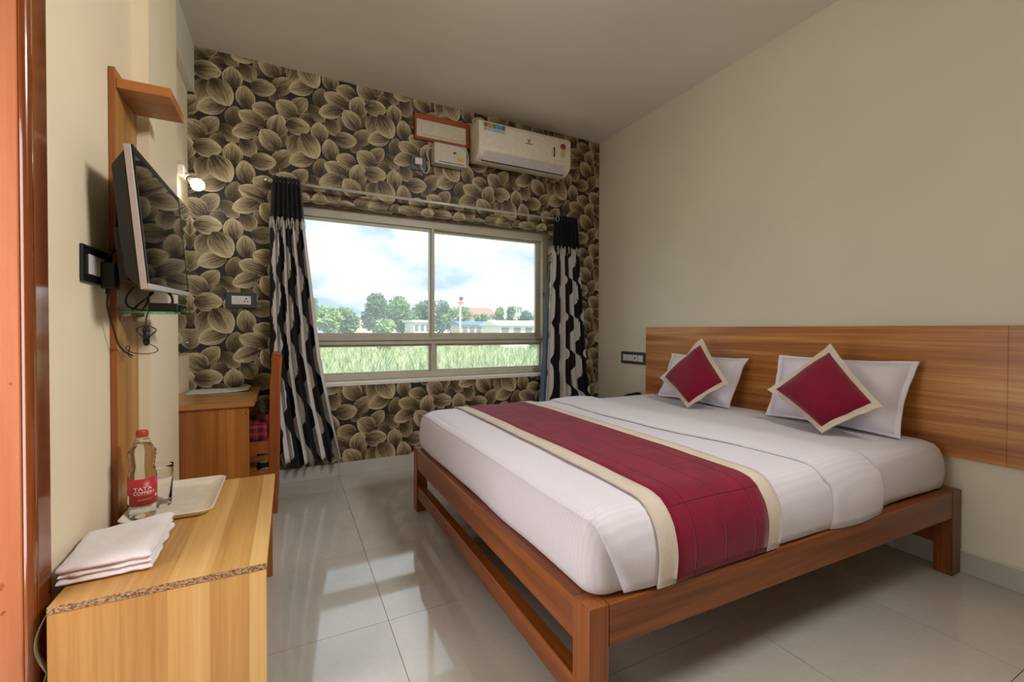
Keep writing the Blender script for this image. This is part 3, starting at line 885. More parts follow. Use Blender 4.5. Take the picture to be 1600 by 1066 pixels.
# bedside table (mostly behind the bed) with telephone
bt = thing('bedside_table', 'small wooden bedside table hidden between bed and window wall', 'table', (2.58, 3.0, 0))
MB().box((2.40, 2.80, .470), (2.748, 3.20, .495)).build('tabletop', M['desk_top'], bt, bevel=.003)
for x in (2.41, 2.70):
    for y in (2.81, 3.15): MB().box((x, y, 0), (x+.04, y+.04, .4695)).build('leg', M['desk'], bt, bevel=.002)
ph_ = thing('telephone', 'black telephone just showing above the far edge of the bed', 'telephone', (2.64, 2.98, .496))
MB().hexa([(2.55, 2.90, .4955), (2.745, 2.90, .4955), (2.745, 3.08, .4955), (2.55, 3.08, .4955), (2.56, 2.91, .512), (2.735, 2.91, .528), (2.735, 3.07, .528), (2.56, 3.07, .512)]).build('base', M['phone'], ph_, bevel=.004)
hs = smooth_path([(2.565, 2.93, .533), (2.60, 2.93, .548), (2.65, 2.93, .552), (2.70, 2.93, .556), (2.735, 2.93, .546)], 4)
MB().tube(hs, [.016, .016, .015, .013, .012, .012, .012, .012, .012, .012, .012, .012, .013, .015, .016, .017, .017], 10).build('handset', M['phone'], ph_)

# ================================================================== air conditioner and neighbours on the back wall
ac = thing('air_conditioner', 'white split air conditioner high on the papered wall', 'air conditioner', (1.83, 3.45, 2.50))
prof = [(D-.002, 2.833), (3.40, 2.836), (3.372, 2.832), (3.352, 2.818), (3.342, 2.79), (3.338, 2.70), (3.340, 2.61), (3.346, 2.572), (3.358, 2.552), (3.385, 2.530), (3.43, 2.512), (3.48, 2.512), (D-.002, 2.526)]
b_ = MB().prism(prof, 'X', 1.385, 2.283)
b_.build('casing', M['white_plastic'], ac, bevel=.010, seg=3, angle=60)
MB().hexa([(1.435, 3.3455, 2.570), (2.225, 3.3455, 2.570), (2.225, 3.398, 2.520), (1.435, 3.398, 2.520),
           (1.435, 3.3415, 2.568), (2.225, 3.3415, 2.568), (2.225, 3.394, 2.516), (1.435, 3.394, 2.516)]).build('louvre', M['flap'], ac, bevel=.001)
MB().box((1.43, 3.393, 2.510), (2.23, 3.401, 2.517)).build('air_slot', M['dark_gap'], ac)
MB().box((1.392, 3.3385, 2.576), (2.276, 3.340, 2.578)).build('panel_seam', M['flap'], ac)
MB().box((2.098, 3.333, 2.640), (2.108, 3.339, 2.722)).build('display_slot', M['dark_gap'], ac)
ylab = 3.3335
for k, c in enumerate(((96, 120, 40), (222, 120, 50), (70, 150, 60), (60, 140, 170), (90, 90, 160))):
    x0 = 1.428+k*.040
    mk = plain('sticker_%d' % k, srgb(*c), .5)
    s_ = MB().box((x0, 3.3365, 2.772), (x0+.032, 3.3415, 2.803)); s_.build('sticker', mk, ac)
    MB().box((x0, 3.3365, 2.742), (x0+.032, 3.3405, 2.770)).build('sticker', plain('sticker_text_%d' % k, srgb(150, 186, 200), .5, nscale=300, var=.3), ac)
# V shaped emblem
for a, b in (((1.835, 2.745), (1.847, 2.715)), ((1.861, 2.748), (1.850, 2.715))):
    MB().tube([(a[0], 3.3375, a[1]), (b[0], 3.3370, b[1])], .0028, 6).build('emblem', M['print_dark'], ac)
MB().box((1.815, 3.3355, 2.703), (1.885, 3.3385, 2.708)).build('emblem', M['print_dark'], ac)
# energy label at right: red disc over a pale strip
MB().lathe([(0, 0), (.026, 0), (.026, .0025), (0, .0025)], (2.195, 3.3345, 2.745), 16, axis='Y').build('energy_label', plain('label_red_disc', srgb(190, 50, 44), .5), ac)
MB().box((2.176, 3.3342, 2.738), (2.214, 3.3365, 2.744)).build('energy_label', M['print_dark'], ac)
MB().box((2.172, 3.3345, 2.652), (2.216, 3.3385, 2.715)).build('energy_label', plain('label_green', srgb(196, 200, 130), .5, nscale=120, var=.25), ac)
pipe = smooth_path([(2.29, 3.5, 2.60), (2.30, 3.52, 2.60)], 2)

# framed plaque
fq = thing('framed_panel', 'red-brown wooden frame around a cream board left of the air conditioner', 'wall panel', (1.14, D, 2.64))
fy0, fy1 = D-.028, D-.003
MB().box((.906, fy0, 2.808), (1.376, fy1, 2.848)).build('frame_rail', M['plaque_wood'], fq, bevel=.002)
MB().box((.906, fy0, 2.640), (1.376, fy1, 2.664)).build('frame_rail', M['plaque_wood'], fq, bevel=.002)
MB().box((.906, fy0, 2.664), (.922, fy1, 2.808)).build('frame_stile', M['plaque_wood'], fq, bevel=.002)
MB().box((1.346, fy0, 2.664), (1.376, fy1, 2.808)).build('frame_stile', M['plaque_wood'], fq, bevel=.002)
MB().box((.922, D-.015, 2.664), (1.346, D-.004, 2.808)).build('board', M['plaque_panel'], fq)
MB().box((.965, D-.019, 2.690), (1.318, D-.015, 2.782)).build('raised_field', M['plaque_panel'], fq, bevel=.003)

# stabiliser box
sb = thing('voltage_stabilizer', 'grey-white electrical box with yellow sticker below the framed panel', 'electrical box', (1.19, 3.5, 2.45))
MB().hexa([(1.050, 3.462, 2.452), (1.330, 3.462, 2.452), (1.335, D-.003, 2.452), (1.045, D-.003, 2.452), (1.052, 3.470, 2.622), (1.328, 3.470, 2.622), (1.335, D-.003, 2.626), (1.045, D-.003, 2.626)]).build('casing', M['box_plastic'], sb, bevel=.010, seg=3)
MB().box((1.245, 3.4605, 2.498), (1.300, 3.4655, 2.522)).build('sticker', M['yellow'], sb, bevel=.002)
MB().box((1.212, 3.4605, 2.550), (1.234, 3.4665, 2.562)).build('logo_plate', M['print_dark'], sb)
MB().box((1.09, 3.458, 2.466), (1.30, 3.462, 2.469)).build('vent_line', M['dark_gap'], sb)
# small socket with white plug and white lead
ss = thing('wall_socket', 'small square grey socket with white plug under the framed panel', 'socket', (.94, D, 2.39))
MB().box((.880, D-.014, 2.392), (1.004, D-.002, 2.506)).build('plate', M['grey_plate'], ss, bevel=.003)
MB().box((.905, D-.045, 2.430), (.965, D-.0145, 2.484)).build('plug', M['switch_white'], ss, bevel=.006)
cb = smooth_path([(.945, 3.50, 2.432), (.957, 3.49, 2.39), (.985, 3.49, 2.362), (1.012, 3.50, 2.39), (1.022, 3.51, 2.46), (1.005, 3.515, 2.53), (1.012, 3.52, 2.57), (1.044, 3.515, 2.585)], 5)
tag(MB().tube(cb, .004, 8).build('power_cable', M['switch_white']), 'white lead looping from small socket to the electrical box', 'cable')
cb2 = smooth_path([(1.29, 3.455, 2.615), (1.315, 3.450, 2.600), (1.343, 3.475, 2.55), (1.345, 3.49, 2.50), (1.350, 3.50, 2.47), (1.36, 3.52, 2.50), (1.375, 3.53, 2.55)], 5)
tag(MB().tube(cb2, .004, 8).build('power_cable', M['switch_white']), 'white lead running from the electrical box to the air conditioner', 'cable')

# ================================================================== curtains
rod = thing('curtain_rod', 'thin steel curtain rod across the top of the window', 'curtain rod', (1.1, 3.45, 2.125))
MB().tube([(-.125, 3.45, 2.125), (2.44, 3.45, 2.125)], .0105, 12).build('pole', M['rod'], rod)
MB().lathe([(0, 0), (.013, 0), (.013, .02), (0, .02)], (-.143, 3.45, 2.125), 12, axis='X').build('finial', M['chrome'], rod)
for bx in (-.085, 1.0, 2.40):
    MB().tube([(bx, D-.002, 2.11), (bx, 3.47, 2.11), (bx, 3.45, 2.114)], .005, 6).build('bracket', M['dark_gap'], rod)

def curtain(label, left, right, ztop, zsplit, zbot, pleats, ppu, u0, amp, nm_hdr, seed, amp_top=.6, ringx=None):
    root = thing('curtain', label, 'curtain', (lerp(interp(left, 1), interp(right, 1), .5), 3.45, zbot), 'black and white window curtains')
    NU, NV = pleats*10, 44
    def fn(u, v, zt, zb, hdr=False):
        z = lerp(zt, zb, v)
        if not hdr:
            z += v**4*(.018*math.sin(u*pleats*2*PI+1)+.012*math.sin(u*9+seed))
        L, R_ = interp(left, z), interp(right, z)
        t = (ztop-z)/(ztop-zbot)
        spread = 1+.25*t
        ph = u*pleats*2*PI+.7*math.sin(t*2.2+seed)+.5*mnoise.noise(Vector((u*3, t*2.5, seed)))
        A = amp*(amp_top+(1-amp_top)*min(1, t*2.5))
        y = 3.45-.002+A*math.sin(ph)*(1 if hdr else .8)+.35*A*math.sin(2.3*ph+seed)*t
        x = lerp(L, R_, u)+.35*A*math.sin(2*ph)*(.6)
        if hdr: y -= .006
        return Vector((x, y, z))
    MB().grid(lambda u, v: fn(u, v, zsplit+.02, zbot), NU, NV, uvfn=lambda u, v: (u0+u*ppu, lerp(zsplit, zbot, v))).build('drape', M['curtain'], root, solid=.0015, fixn=False)
    hdr_o = MB().grid(lambda u, v: fn(u, v, ztop, zsplit, True)+Vector((0, -.004, .006*math.sin(u*pleats*2*PI) if v < .01 else 0)), NU, 8).build('header', M['black_cloth'], root, solid=.002, fixn=False)
    fr = MB(); n = 18
    for k in range(n+1):
        u = k/n
        c = fn(u, 0, zsplit, zbot, True)
        dx = .011
        for s_ in (-1, 1):
            L_ = .052+.02*random.random()
            fr.tube([c+Vector((s_*.003, -.010, .012)), c+Vector((s_*.005+random.uniform(-.004, .004), -.014, -L_*.5)), c+Vector((s_*.007+random.uniform(-.007, .007), -.013, -L_))], .0021, 5)
    f = fr.build('tassel_fringe', M['fringe'], hdr_o); f['kind'] = 'stuff'
    return root
lc = curtain('black and white curtain left of the window, sweeping wide at its hem',
        [(.14, -.060), (.55, -.10), (.9, -.12), (1.85, -.113), (2.16, -.100)], [(.14, .350), (.53, .268), (.9, .200), (1.85, .098), (2.16, .076)],
        2.156, 1.862, .150, 7, 3.7, .15, .036, 'header', 1.0)
rc = curtain('black and white curtain right of the window, in the room corner',
        [(.14, 2.06), (.6, 2.10), (1.86, 2.155), (2.15, 2.170)], [(.14, 2.63), (.5, 2.585), (.72, 2.54), (1.84, 2.440), (2.18, 2.412)],
        2.160, 1.862, .150, 7, 2.9, .62, .038, 'header', 4.0)
MB().grid(lambda u, v: Vector((lerp(lerp(2.125, 2.145, v), lerp(2.02, 2.145, v), 1-u)+0.0, 3.485+.006*math.sin(u*6), lerp(.15, 1.80, v))), 6, 20).build('lining', M['lining'], rc, solid=.0015, fixn=False)
# small ring hooked over the rod at the right header
rg = [(2.185+.0, 3.405+.0, 2.105)]
ringpts = [(2.186+.018*math.cos(a), 3.408, 2.118+.026*math.sin(a)) for a in [2*PI*k/16 for k in range(17)]]
MB().tube(ringpts, .003, 6).build('curtain_ring', M['chrome'], rod)

# socket plate on papered wall at left of curtain
sk = thing('socket_plate', 'dark grey socket plate with white insert left of the left curtain', 'socket', (-.285, D, 1.25))
MB().box((-.377, D-.016, 1.252), (-.195, D-.002, 1.358)).build('plate', M['grey_plate'], sk, bevel=.003)
MB().box((-.343, D-.020, 1.276), (-.230, D-.0162, 1.334)).build('insert', M['switch_white'], sk, bevel=.001)
for dx, dz, r in ((-.258, 1.315, .005), (-.268, 1.297, .004), (-.248, 1.297, .004)):
    MB().lathe([(0, 0), (r, 0), (r, .002), (0, .002)], (dx, D-.0215, dz), 10, axis='Y').build('socket_hole', M['dark_gap'], sk)
MB().box((-.318, D-.0215, 1.288), (-.300, D-.0202, 1.324)).build('rocker', M['flap'], sk)

# ================================================================== desk, paper, chair in the corner
dk = thing('writing_desk', 'narrow wooden wall desk in the corner beyond the pilaster', 'desk', (-.38, 3.1, 0))
MB().box((XL2+.001, 2.772, .688), (-.168, 3.45, .716)).build('desktop', M['desk_top'], dk, bevel=.002)
MB().box((XL2+.001, 2.790, .001), (-.193, 2.808, .6875)).build('side_panel', M['desk'], dk, bevel=.001, seg=1)
MB().box((XL2+.001, 3.415, .001), (-.193, 3.433, .6875)).build('side_panel', M['desk'], dk, bevel=.001, seg=1)
MB().box((XL2+.001, 2.809, .45), (-.560, 3.414, .6875)).build('modesty_panel', M['desk'], dk)
MB().lathe([(0, 0), (.004, 0), (.004, .002), (0, .002)], (-.208, 2.7885, .650), 10, axis='Y').build('screw_hole', M['dark_gap'], dk)
pp = MB().grid(lambda u, v: Vector((lerp(-.555, -.225, u), lerp(3.20, 3.43, v)+.02*u, .718+.010*(u**6)+.002*math.sin(u*7)*v)), 16, 6).build('newspaper', M['paper'], solid=.002, fixn=False)
tag(pp, 'pale printed paper lying along the back of the desk', 'paper')

ch = thing('desk_chair', 'wooden chair with red plaid seat tucked under the corner desk', 'chair', (-.25, 3.18, 0))
def cpost(y):
    return MB().prism([(-.112, 0), (-.060, 0), (-.053, .25), (-.050, .45), (-.050, .62), (-.044, .80), (-.036, .935), (-.084, .945), (-.098, .80), (-.104, .62), (-.106, .45), (-.106, .25)], 'Y', y, y+.038)
MB(); cpost(2.995).build('leg', M['chair'], ch, bevel=.003); cpost(3.325).build('leg', M['chair'], ch, bevel=.003)
for y in (2.995, 3.325): MB().box((-.500, y, 0), (-.462, y+.038, .442)).build('leg', M['chair'], ch, bevel=.003)
MB().box((-.461, 2.997, .370), (-.107, 3.021, .442)).build('seat_rail', M['chair'], ch, bevel=.002)
MB().box((-.461, 3.337, .370), (-.107, 3.361, .442)).build('seat_rail', M['chair'], ch, bevel=.002)
MB().box((-.461, 2.997, .235), (-.107, 3.019, .268)).build('stretcher', M['chair'], ch, bevel=.002)
MB().box((-.461, 3.339, .235), (-.107, 3.361, .268)).build('stretcher', M['chair'], ch, bevel=.002)
MB().box((-.500, 2.995, .443), (-.108, 3.363, .545)).build('seat_cushion', M['plaid'], ch, bevel=.022, seg=3)
MB().prism([(-.096, .86), (-.050, .86), (-.040, .955), (-.088, .965)], 'Y', 3.034, 3.324).build('back_rail', M['chair'], ch, bevel=.003)
MB().prism([(-.098, .66), (-.054, .66), (-.050, .72), (-.094, .72)], 'Y', 3.034, 3.324).build('back_rail', M['chair'], ch, bevel=.003)
for y in (3.08, 3.16, 3.24): MB().prism([(-.085, .721), (-.067, .721), (-.060, .859), (-.078, .859)], 'Y', y, y+.03).build('back_slat', M['chair'], ch)

# ================================================================== mirror, bulb
mi = thing('wall_mirror', 'tall mirror on the left wall above the desk', 'mirror', (-.575, 3.3, .95))
MB().box((-.580, 2.95, .951), (-.575, 3.515, 1.885)).build('glass', M['mirror'], mi)
for y in (3.0, 3.44):
    for z in (1.02, 1.80):
        MB().lathe([(0, 0), (.008, 0), (.008, .006), (0, .008)], (-.575, y, z), 10, axis='X').build('screw_cap', M['chrome'], mi)
MB().box((XL2+.0005, 3.0, .99), (-.5805, 3.48, 1.85)).build('backing', M['dark_gap'], mi)

bl = thing('wall_bulb', 'glowing white bulb in a slanted holder on the left wall', 'lamp', (XL2, 3.28, 2.0))
MB().box((XL2+.0005, 3.23, 2.02), (XL2+.035, 3.36, 2.085)).build('wall_block', M['white_plastic'], bl, bevel=.006)
ax = Vector((.075, -.035, -.062)).normalized(); p0 = Vector((XL2+.03, 3.28, 2.035))
MB().tube([p0, p0+ax*.03], [.021, .019], 14).build('holder', M['white_plastic'], bl)
MB().tube([p0+ax*.03, p0+ax*.036], [.0195, .0195], 14).build('holder_ring', M['black_plastic'], bl)
MB().tube([p0+ax*.036, p0+ax*.06, p0+ax*.075], [.017, .022, .027], 14).build('bulb_neck', M['white_plastic'], bl)
gb = MB(); c = p0+ax*.094; gp = []
for k in range(9):
    a = -.75+k*(PI/2+.75)/8
    gp.append((c+ax*math.sin(a)*.036, max(.0008, .036*math.cos(a))))
gb.tube([q[0] for q in gp], [q[1] for q in gp], 18)
gb.build('globe', M['bulb'], bl)

# ================================================================== television wall panel, shelf, television and its leads
tp = thing('wall_panel', 'tall narrow wooden wall panel with a projecting top shelf', 'wall panel', (-.54, 2.11, 0))
MB().box((XL1+.002, 1.985, .0), (-.531, 1.9875, 2.010)).build('edge_band', M['panel_edge'], tp)
MB().box((XL1+.002, 1.988, .0), (-.531, 2.232, 2.010)).build('board', M['panel'], tp, bevel=.001, seg=1)
MB().box((-.5305, 1.995, 1.945), (-.378, 2.222, 1.980)).build('shelf', M['shelf'], tp, bevel=.0015, seg=1)

tv = thing('television', 'flat television with silver lower edge tilted on the wall panel', 'television', (-.42, 2.09, 1.46))
TC = Vector((-.411, 2.092, 1.463))
E1 = (Vector((-.437, 2.449, 1.694))-Vector((-.42, 1.719, 1.669))).normalized()
E2 = (Vector((-.42, 1.719, 1.669))-Vector((-.385, 1.734, 1.233))); E2 = (E2-E1*E2.dot(E1)).normalized()
E3 = E1.cross(E2)
hw, hh = .3655, .219
MB().obox(TC, E1, E2, E3, (-hw, -hh, -.022), (hw, hh, -.004)).build('bezel_body', M['silver'], tv, bevel=.002)
fb = MB()
fb.obox(TC, E1, E2, E3, (-hw+.001, hh-.020, -.004), (hw-.001, hh, .0))
fb.obox(TC, E1, E2, E3, (-hw+.001, -hh+.018, -.004), (-hw+.012, hh-.020, .0))
fb.obox(TC, E1, E2, E3, (hw-.012, -hh+.018, -.004), (hw-.001, hh-.020, .0))
fb.build('bezel', M['black_plastic'], tv)
MB().obox(TC, E1, E2, E3, (-hw, -hh, -.004), (hw, -hh+.018, .002)).build('bezel_strip', M['silver'], tv, bevel=.001)
MB().obox(TC, E1, E2, E3, (-hw+.012, -hh+.018, -.004), (hw-.012, hh-.020, -.001)).build('screen', M['screen'], tv)
a_ = hw-.004
bk = MB()
cs = []
for (sx, sy, d) in ((a_, .215, -.022), (a_-.02, .17, -.062)):
    cs.append([TC+E1*x+E2*y+E3*d for x, y in ((-sx, -sy), (sx, -sy), (sx, sy-.01), (-sx, sy-.01))])
bk.hexa(cs[1]+cs[0]); bk.build('back_shell', M['black_plastic'], tv, bevel=.004)
MB().obox(TC, E1, E2, E3, (-.30, -.19, -.085), (.30, -.02, -.060)).build('back_box', M['black_plastic'], tv, bevel=.005)
bkt = thing('television_bracket', 'black metal bracket holding the television off the panel', 'bracket', (-.50, 2.1, 1.46))
MB().box((-.5305, 2.00, 1.36), (-.524, 2.20, 1.60)).build('wall_plate', M['black_plastic'], bkt)
for y in (2.03, 2.17): MB().hexa([(-.524, y-.008, 1.50), (-.506, y-.008, 1.51), (-.506, y+.008, 1.51), (-.524, y+.008, 1.50), (-.524, y-.008, 1.58), (-.492, y-.008, 1.56), (-.492, y+.008, 1.56), (-.524, y+.008, 1.58)]).build('arm', M['black_plastic'], bkt)

# switch plate behind the television, adapter
lp = thing('switch_plate', 'black socket plate with white module on the cream left wall', 'switch', (XL1, 1.86, 1.25))
MB().box((XL1+.0005, 1.740, 1.250), (XL1+.010, 1.983, 1.362)).build('plate', M['black_plastic'], lp, bevel=.003)
MB().box((XL1+.010, 1.775, 1.275), (XL1+.013, 1.935, 1.335)).build('insert', M['switch_white'], lp, bevel=.001)
ad = thing('power_adapter', 'black plug-in power adapter in the left wall socket', 'adapter', (-.52, 1.87, 1.235))
MB().box((XL1+.0135, 1.858, 1.238), (-.500, 1.905, 1.322)).build('body', M['black_plastic'], ad, bevel=.004)
for k in range(4): MB().lathe([(.0055, 0), (.0055, .004)], (-.525, 1.880, 1.221+k*.0045), 10).build('strain_relief', M['black_plastic'], ad)
def cable(label, pts, r=.0032):
    return tag(MB().tube(smooth_path(pts, 6), r, 8).build('cable', M['black_cable']), label, 'cable')
cable('thin black lead hanging from adapter down the wall panel edge', [(-.525, 1.880, 1.220), (-.527, 1.885, 1.18), (-.522, 1.91, 1.12), (-.520, 1.955, 1.06), (-.515, 2.0, 1.03), (-.500, 2.03, 1.012)], .0028)
cable('thick black cable arching from wall plate to television back', [(-.535, 1.90, 1.325), (-.520, 1.90, 1.36), (-.495, 1.92, 1.40), (-.475, 1.95, 1.425), (-.472, 1.975, 1.42)], .005)
cable('black cable running from wall plate up behind the television', [(-.535, 1.94, 1.30), (-.515, 1.95, 1.33), (-.490, 1.96, 1.36), (-.474, 1.965, 1.39)], .0042)

# glass shelf with box and leads
gs = thing('glass_shelf', 'green-edged glass shelf under the television', 'shelf', (-.44, 2.1, 1.163))
MB().box((-.530, 1.985, 1.163), (-.356, 2.225, 1.1715)).build('glass_plate', M['shelf_glass'], gs, bevel=.001, seg=1)
for y in (2.02, 2.17):
    MB().prism([(-.5305, 1.135), (-.524, 1.135), (-.520, 1.150), (-.500, 1.156), (-.500, 1.1625), (-.5305, 1.1625)], 'Y', y, y+.012).build('clip', M['chrome'], gs)
stb = thing('set_top_box', 'flat black set-top box on the glass shelf', 'set-top box', (-.41, 2.1, 1.1715))
MB().box((-.452, 2.02, 1.173), (-.366, 2.19, 1.203)).build('body', M['black_plastic'], stb, bevel=.003)
MB().box((-.366, 2.03, 1.178), (-.3645, 2.18, 1.198)).build('front_panel', M['screen'], stb)
for x in (-.44, -.378):
    for y in (2.035, 2.165): MB().lathe([(.006, 0), (.006, .0016)], (x, y, 1.1713), 8).build('foot', M['black_cable'], stb)
pw = MB().grid(lambda u, v: Vector((lerp(-.363, -.335, u)+.004*mnoise.noise(Vector((u*5, v*5, 1))), lerp(2.02, 2.12, v), 1.1725+.022*abs(mnoise.noise(Vector((u*4+3, v*5, .3))))*(1-u*.5))), 14, 14).build('plastic_wrapper', M['pet'], solid=.0006, fixn=False)
tag(pw, 'small crumpled clear plastic wrapper on glass shelf edge', 'wrapper')
cable('black lead drooping from television to the glass shelf, nearest the wall', [(-.470, 1.93, 1.25), (-.500, 1.97, 1.22), (-.505, 2.0, 1.19), (-.480, 2.01, 1.1775), (-.450, 2.005, 1.1760)], .003)
cable('looped black lead lying behind the set-top box', [(-.500, 2.03, 1.1760), (-.470, 2.00, 1.20), (-.435, 2.0, 1.235), (-.440, 2.02, 1.25), (-.458, 2.06, 1.23), (-.470, 2.08, 1.20), (-.49, 2.1, 1.1760)], .003)
cable('short black lead bent into the top of set-top box', [(-.405, 2.08, 1.245), (-.392, 2.06, 1.232), (-.388, 2.06, 1.215), (-.390, 2.06, 1.2045)], .0045)
cn = thing('cable_bundle', 'tied bundle of thin black wire hanging below glass shelf', 'cable', (-.445, 1.98, 1.06))
bx, by = -.448, 1.975
MB().tube(smooth_path([(bx+.01, by+.005, 1.178), (bx+.004, by, 1.160), (bx, by, 1.14), (bx, by, 1.12)], 5), .0024, 6).build('lead', M['black_cable'], cn)
for k in range(4):
    dx = .010*(k-1.5)
    MB().tube(smooth_path([(bx, by, 1.122), (bx+dx*1.8, by+.004*k-.006, 1.105), (bx+dx*.6, by, 1.08), (bx+dx*.5, by, 1.058), (bx-dx*.3, by, 1.052), (bx-dx*.2, by, 1.085), (bx+dx*.2, by, 1.115)], 5), .0022, 6).build('loop', M['black_cable'], cn)
MB().tube([(bx, by, 1.070), (bx, by, 1.105)], .009, 10).build('tie', M['black_cable'], cn)
MB().tube(smooth_path([(bx+.004, by, 1.058), (bx+.028, by, 1.042), (bx+.030, by, 1.028), (bx+.0, by, 1.020), (bx-.040, by, 1.026), (bx-.056, by, 1.040), (bx-.052, by, 1.048), (bx-.046, by, 1.044), (bx-.050, by, 1.02), (bx-.04, by, 1.006)], 6), .0016, 6).build('tail', M['black_cable'], cn)

# ================================================================== console by the wall
cs_ = thing('console_table', 'low light-oak console with raw chipboard front edge', 'console', (-.28, 1.83, 0))
CX0, CX1, CY0, CY1, CZ = -.507, -.056, 1.405, 2.26, .455
MB().box((CX0, CY0+.0012, CZ-.018), (CX1, CY1, CZ)).build('top', M['oak_top'], cs_, bevel=.0008, seg=1)
MB().box((CX0, CY0, CZ-.0175), (CX1, CY0+.0011, CZ-.0005)).build('chipboard_edge', M['chip'], cs_)
MB().box((CX0, CY0+.001, .001), (CX1-.001, CY0+.019, CZ-.0185)).build('side_panel', M['oak'], cs_, bevel=.0006, seg=1)
MB().box((CX0, CY1-.022, .001), (CX1-.010, CY1-.004, CZ-.0185)).build('side_panel', M['desk'], cs_, bevel=.0006, seg=1)
MB().box((CX0, CY0+.020, .06), (CX0+.012, CY1-.023, CZ-.0185)).build('back_panel', M['oak'], cs_)
# edge band peeling away in two bows on the wall side
pe = MB()
def bow(z):
    b = 0
    if .30 < z < .437: b = .020*math.sin(PI*(z-.30)/.137)
    elif .12 < z <= .30: b = .014*math.sin(PI*(z-.12)/.18)
    return b
pe.grid(lambda u, v: Vector((CX0-.0015-bow(lerp(.0, .437, v)), lerp(CY0, CY0+.018, u), lerp(.002, .437, v))), 1, 48)
pe.build('edge_strip', M['peel'], cs_, solid=.0008, fixn=False)

# tray
tr_ = MB()
TRX0, TRX1, TRY0, TRY1 = -.503, -.240, 1.845, 2.262
def rr(x0, x1, y0, y1, r, n=6):
    p = []
    for cx, cy, a in ((x1-r, y0+r, -PI/2), (x1-r, y1-r, 0), (x0+r, y1-r, PI/2), (x0+r, y0+r, PI)):
        for k in range(n+1): p.append((cx+r*math.cos(a+PI/2*k/n), cy+r*math.sin(a+PI/2*k/n)))
    return p
vs = []; nr = None
tprof = [(.040, .4560), (.026, .4562), (.018, .462), (.006, .4755), (0, .4775), (-.0015, .476), (.002, .474), (.016, .4605), (.024, .4553), (.040, .4552)]
tprof = tprof[::-1]
for ins, z in [(.024, .4553), (.016, .4590), (.003, .4740), (-.001, .4765), (.001, .4785), (.005, .4775), (.018, .4640), (.027, .4590), (.042, .4580)]:
    rp = rr(TRX0+ins, TRX1-ins, TRY0+ins, TRY1-ins, .035); nr = len(rp)
    vs += [(x, y, z) for x, y in rp]
fs = [(i*nr+k, i*nr+(k+1) % nr, (i+1)*nr+(k+1) % nr, (i+1)*nr+k) for i in range(8) for k in range(nr)]
tr_.add(vs, fs, 0, True)
tr_.f.append(list(range(nr))[::-1]); tr_.m.append(0); tr_.sm.append(False)
tr_.f.append([8*nr+k for k in range(nr)]); tr_.m.append(0); tr_.sm.append(False)
tag(tr_.build('serving_tray', M['tray']), 'cream rectangular serving tray on the oak console', 'tray')

# water bottle
BXc, BYc, BZc = -.452, 1.934, .4588
bo = thing('water_bottle', 'clear plastic water bottle with orange cap and red label', 'bottle', (BXc, BYc, BZc))
def brad(h):
    if h < .012: return .033+.006*math.sin(h/.012*PI/2)
    if h < .145: return .039-.0006*math.sin(h*120)*(1 if h < .035 else 0)
    if h < .165: return lerp(.0395, .035, (h-.145)/.02)
    if h < .225:
        t = (h-.165)/.06
        return lerp(.033, .0395, t**1.5)+.0012*math.sin(h*420)
    if h < .272: return lerp(.0395, .0155, (h-.225)/.047)
    return .0145
prof = [(0, .004), (.02, .002)]+[(brad(h), h) for h in [k*.286/70 for k in range(71)]]
outer = prof
inner = [(max(0, r-.0009), h+(.0009 if h < .01 else 0)) for r, h in prof][::-1]
MB().lathe(outer+inner, (BXc, BYc, BZc), 40).build('bottle_body', M['pet'], bo, fixn=True)
wat = [(0, .006), (.02, .0045)]+[(brad(h)-.0014, h+.002) for h in [k*.252/60 for k in range(1, 61)]]+[(0, .254)]
MB().lathe(wat, (BXc, BYc, BZc), 40).build('water', M['water'], bo)
cp = MB(); cp.lathe([(0, .300), (.0135, .300), (.0155, .298), (.0160, .280), (.0160, .277), (.0150, .277)], (BXc, BYc, BZc), 24)
for k in range(24):
    a = 2*PI*k/24; c = Vector((BXc+.0162*math.cos(a), BYc+.0162*math.sin(a), BZc))
    cp.box((c.x-.0008, c.y-.0008, c.z+.280), (c.x+.0008, c.y+.0008, c.z+.297))
cp.build('cap', M['red_cap'], bo)
MB().lathe([(.0155, .268), (.019, .269), (.019, .272), (.0155, .273)], (BXc, BYc, BZc), 24).build('neck_ring', M['pet'], bo)
LR = .0402
view = math.atan2(EYE.y-BYc, EYE.x-BXc)     # the label's printed side faces the room
MB().grid(lambda u, v: Vector((BXc+LR*math.cos(view+lerp(-1.75, 1.75, u)), BYc+LR*math.sin(view+lerp(-1.75, 1.75, u)), BZc+lerp(.048, .140, v))), 32, 1).build('label', M['label_red'], bo, solid=.0003, fixn=False)
label_o = [q for q in bo.children if q.name.startswith('label')][0]
def wrap_text(body, size, z, name, mat, shift=0.0, sx=1.0):
    cu = bpy.data.curves.new('t', 'FONT'); cu.body = body; cu.size = size; cu.align_x = 'CENTER'; cu.extrude = .0003; cu.resolution_u = 2
    to = bpy.data.objects.new('t', cu); COL.objects.link(to)
    bpy.context.view_layer.update()
    me = bpy.data.meshes.new_from_object(to.evaluated_get(bpy.context.evaluated_depsgraph_get()))
    bpy.data.objects.remove(to)
    bm = bmesh.new(); bm.from_mesh(me)
    bmesh.ops.subdivide_edges(bm, edges=[e for e in bm.edges if e.calc_length() > size*.12], cuts=2)
    for v in bm.verts:
        a = view+.12+(v.co.x*sx+shift)/LR
        r = LR+.0008+v.co.z
        v.co = Vector((r*math.cos(a), r*math.sin(a), z+v.co.y+.0*a))
    bm.to_mesh(me); bm.free()
    me.materials.clear(); me.materials.append(mat)
    o = bpy.data.objects.new(name, me); COL.objects.link(o); o.parent = label_o; WLOC[o.name] = WLOC[bo.name]
    return o
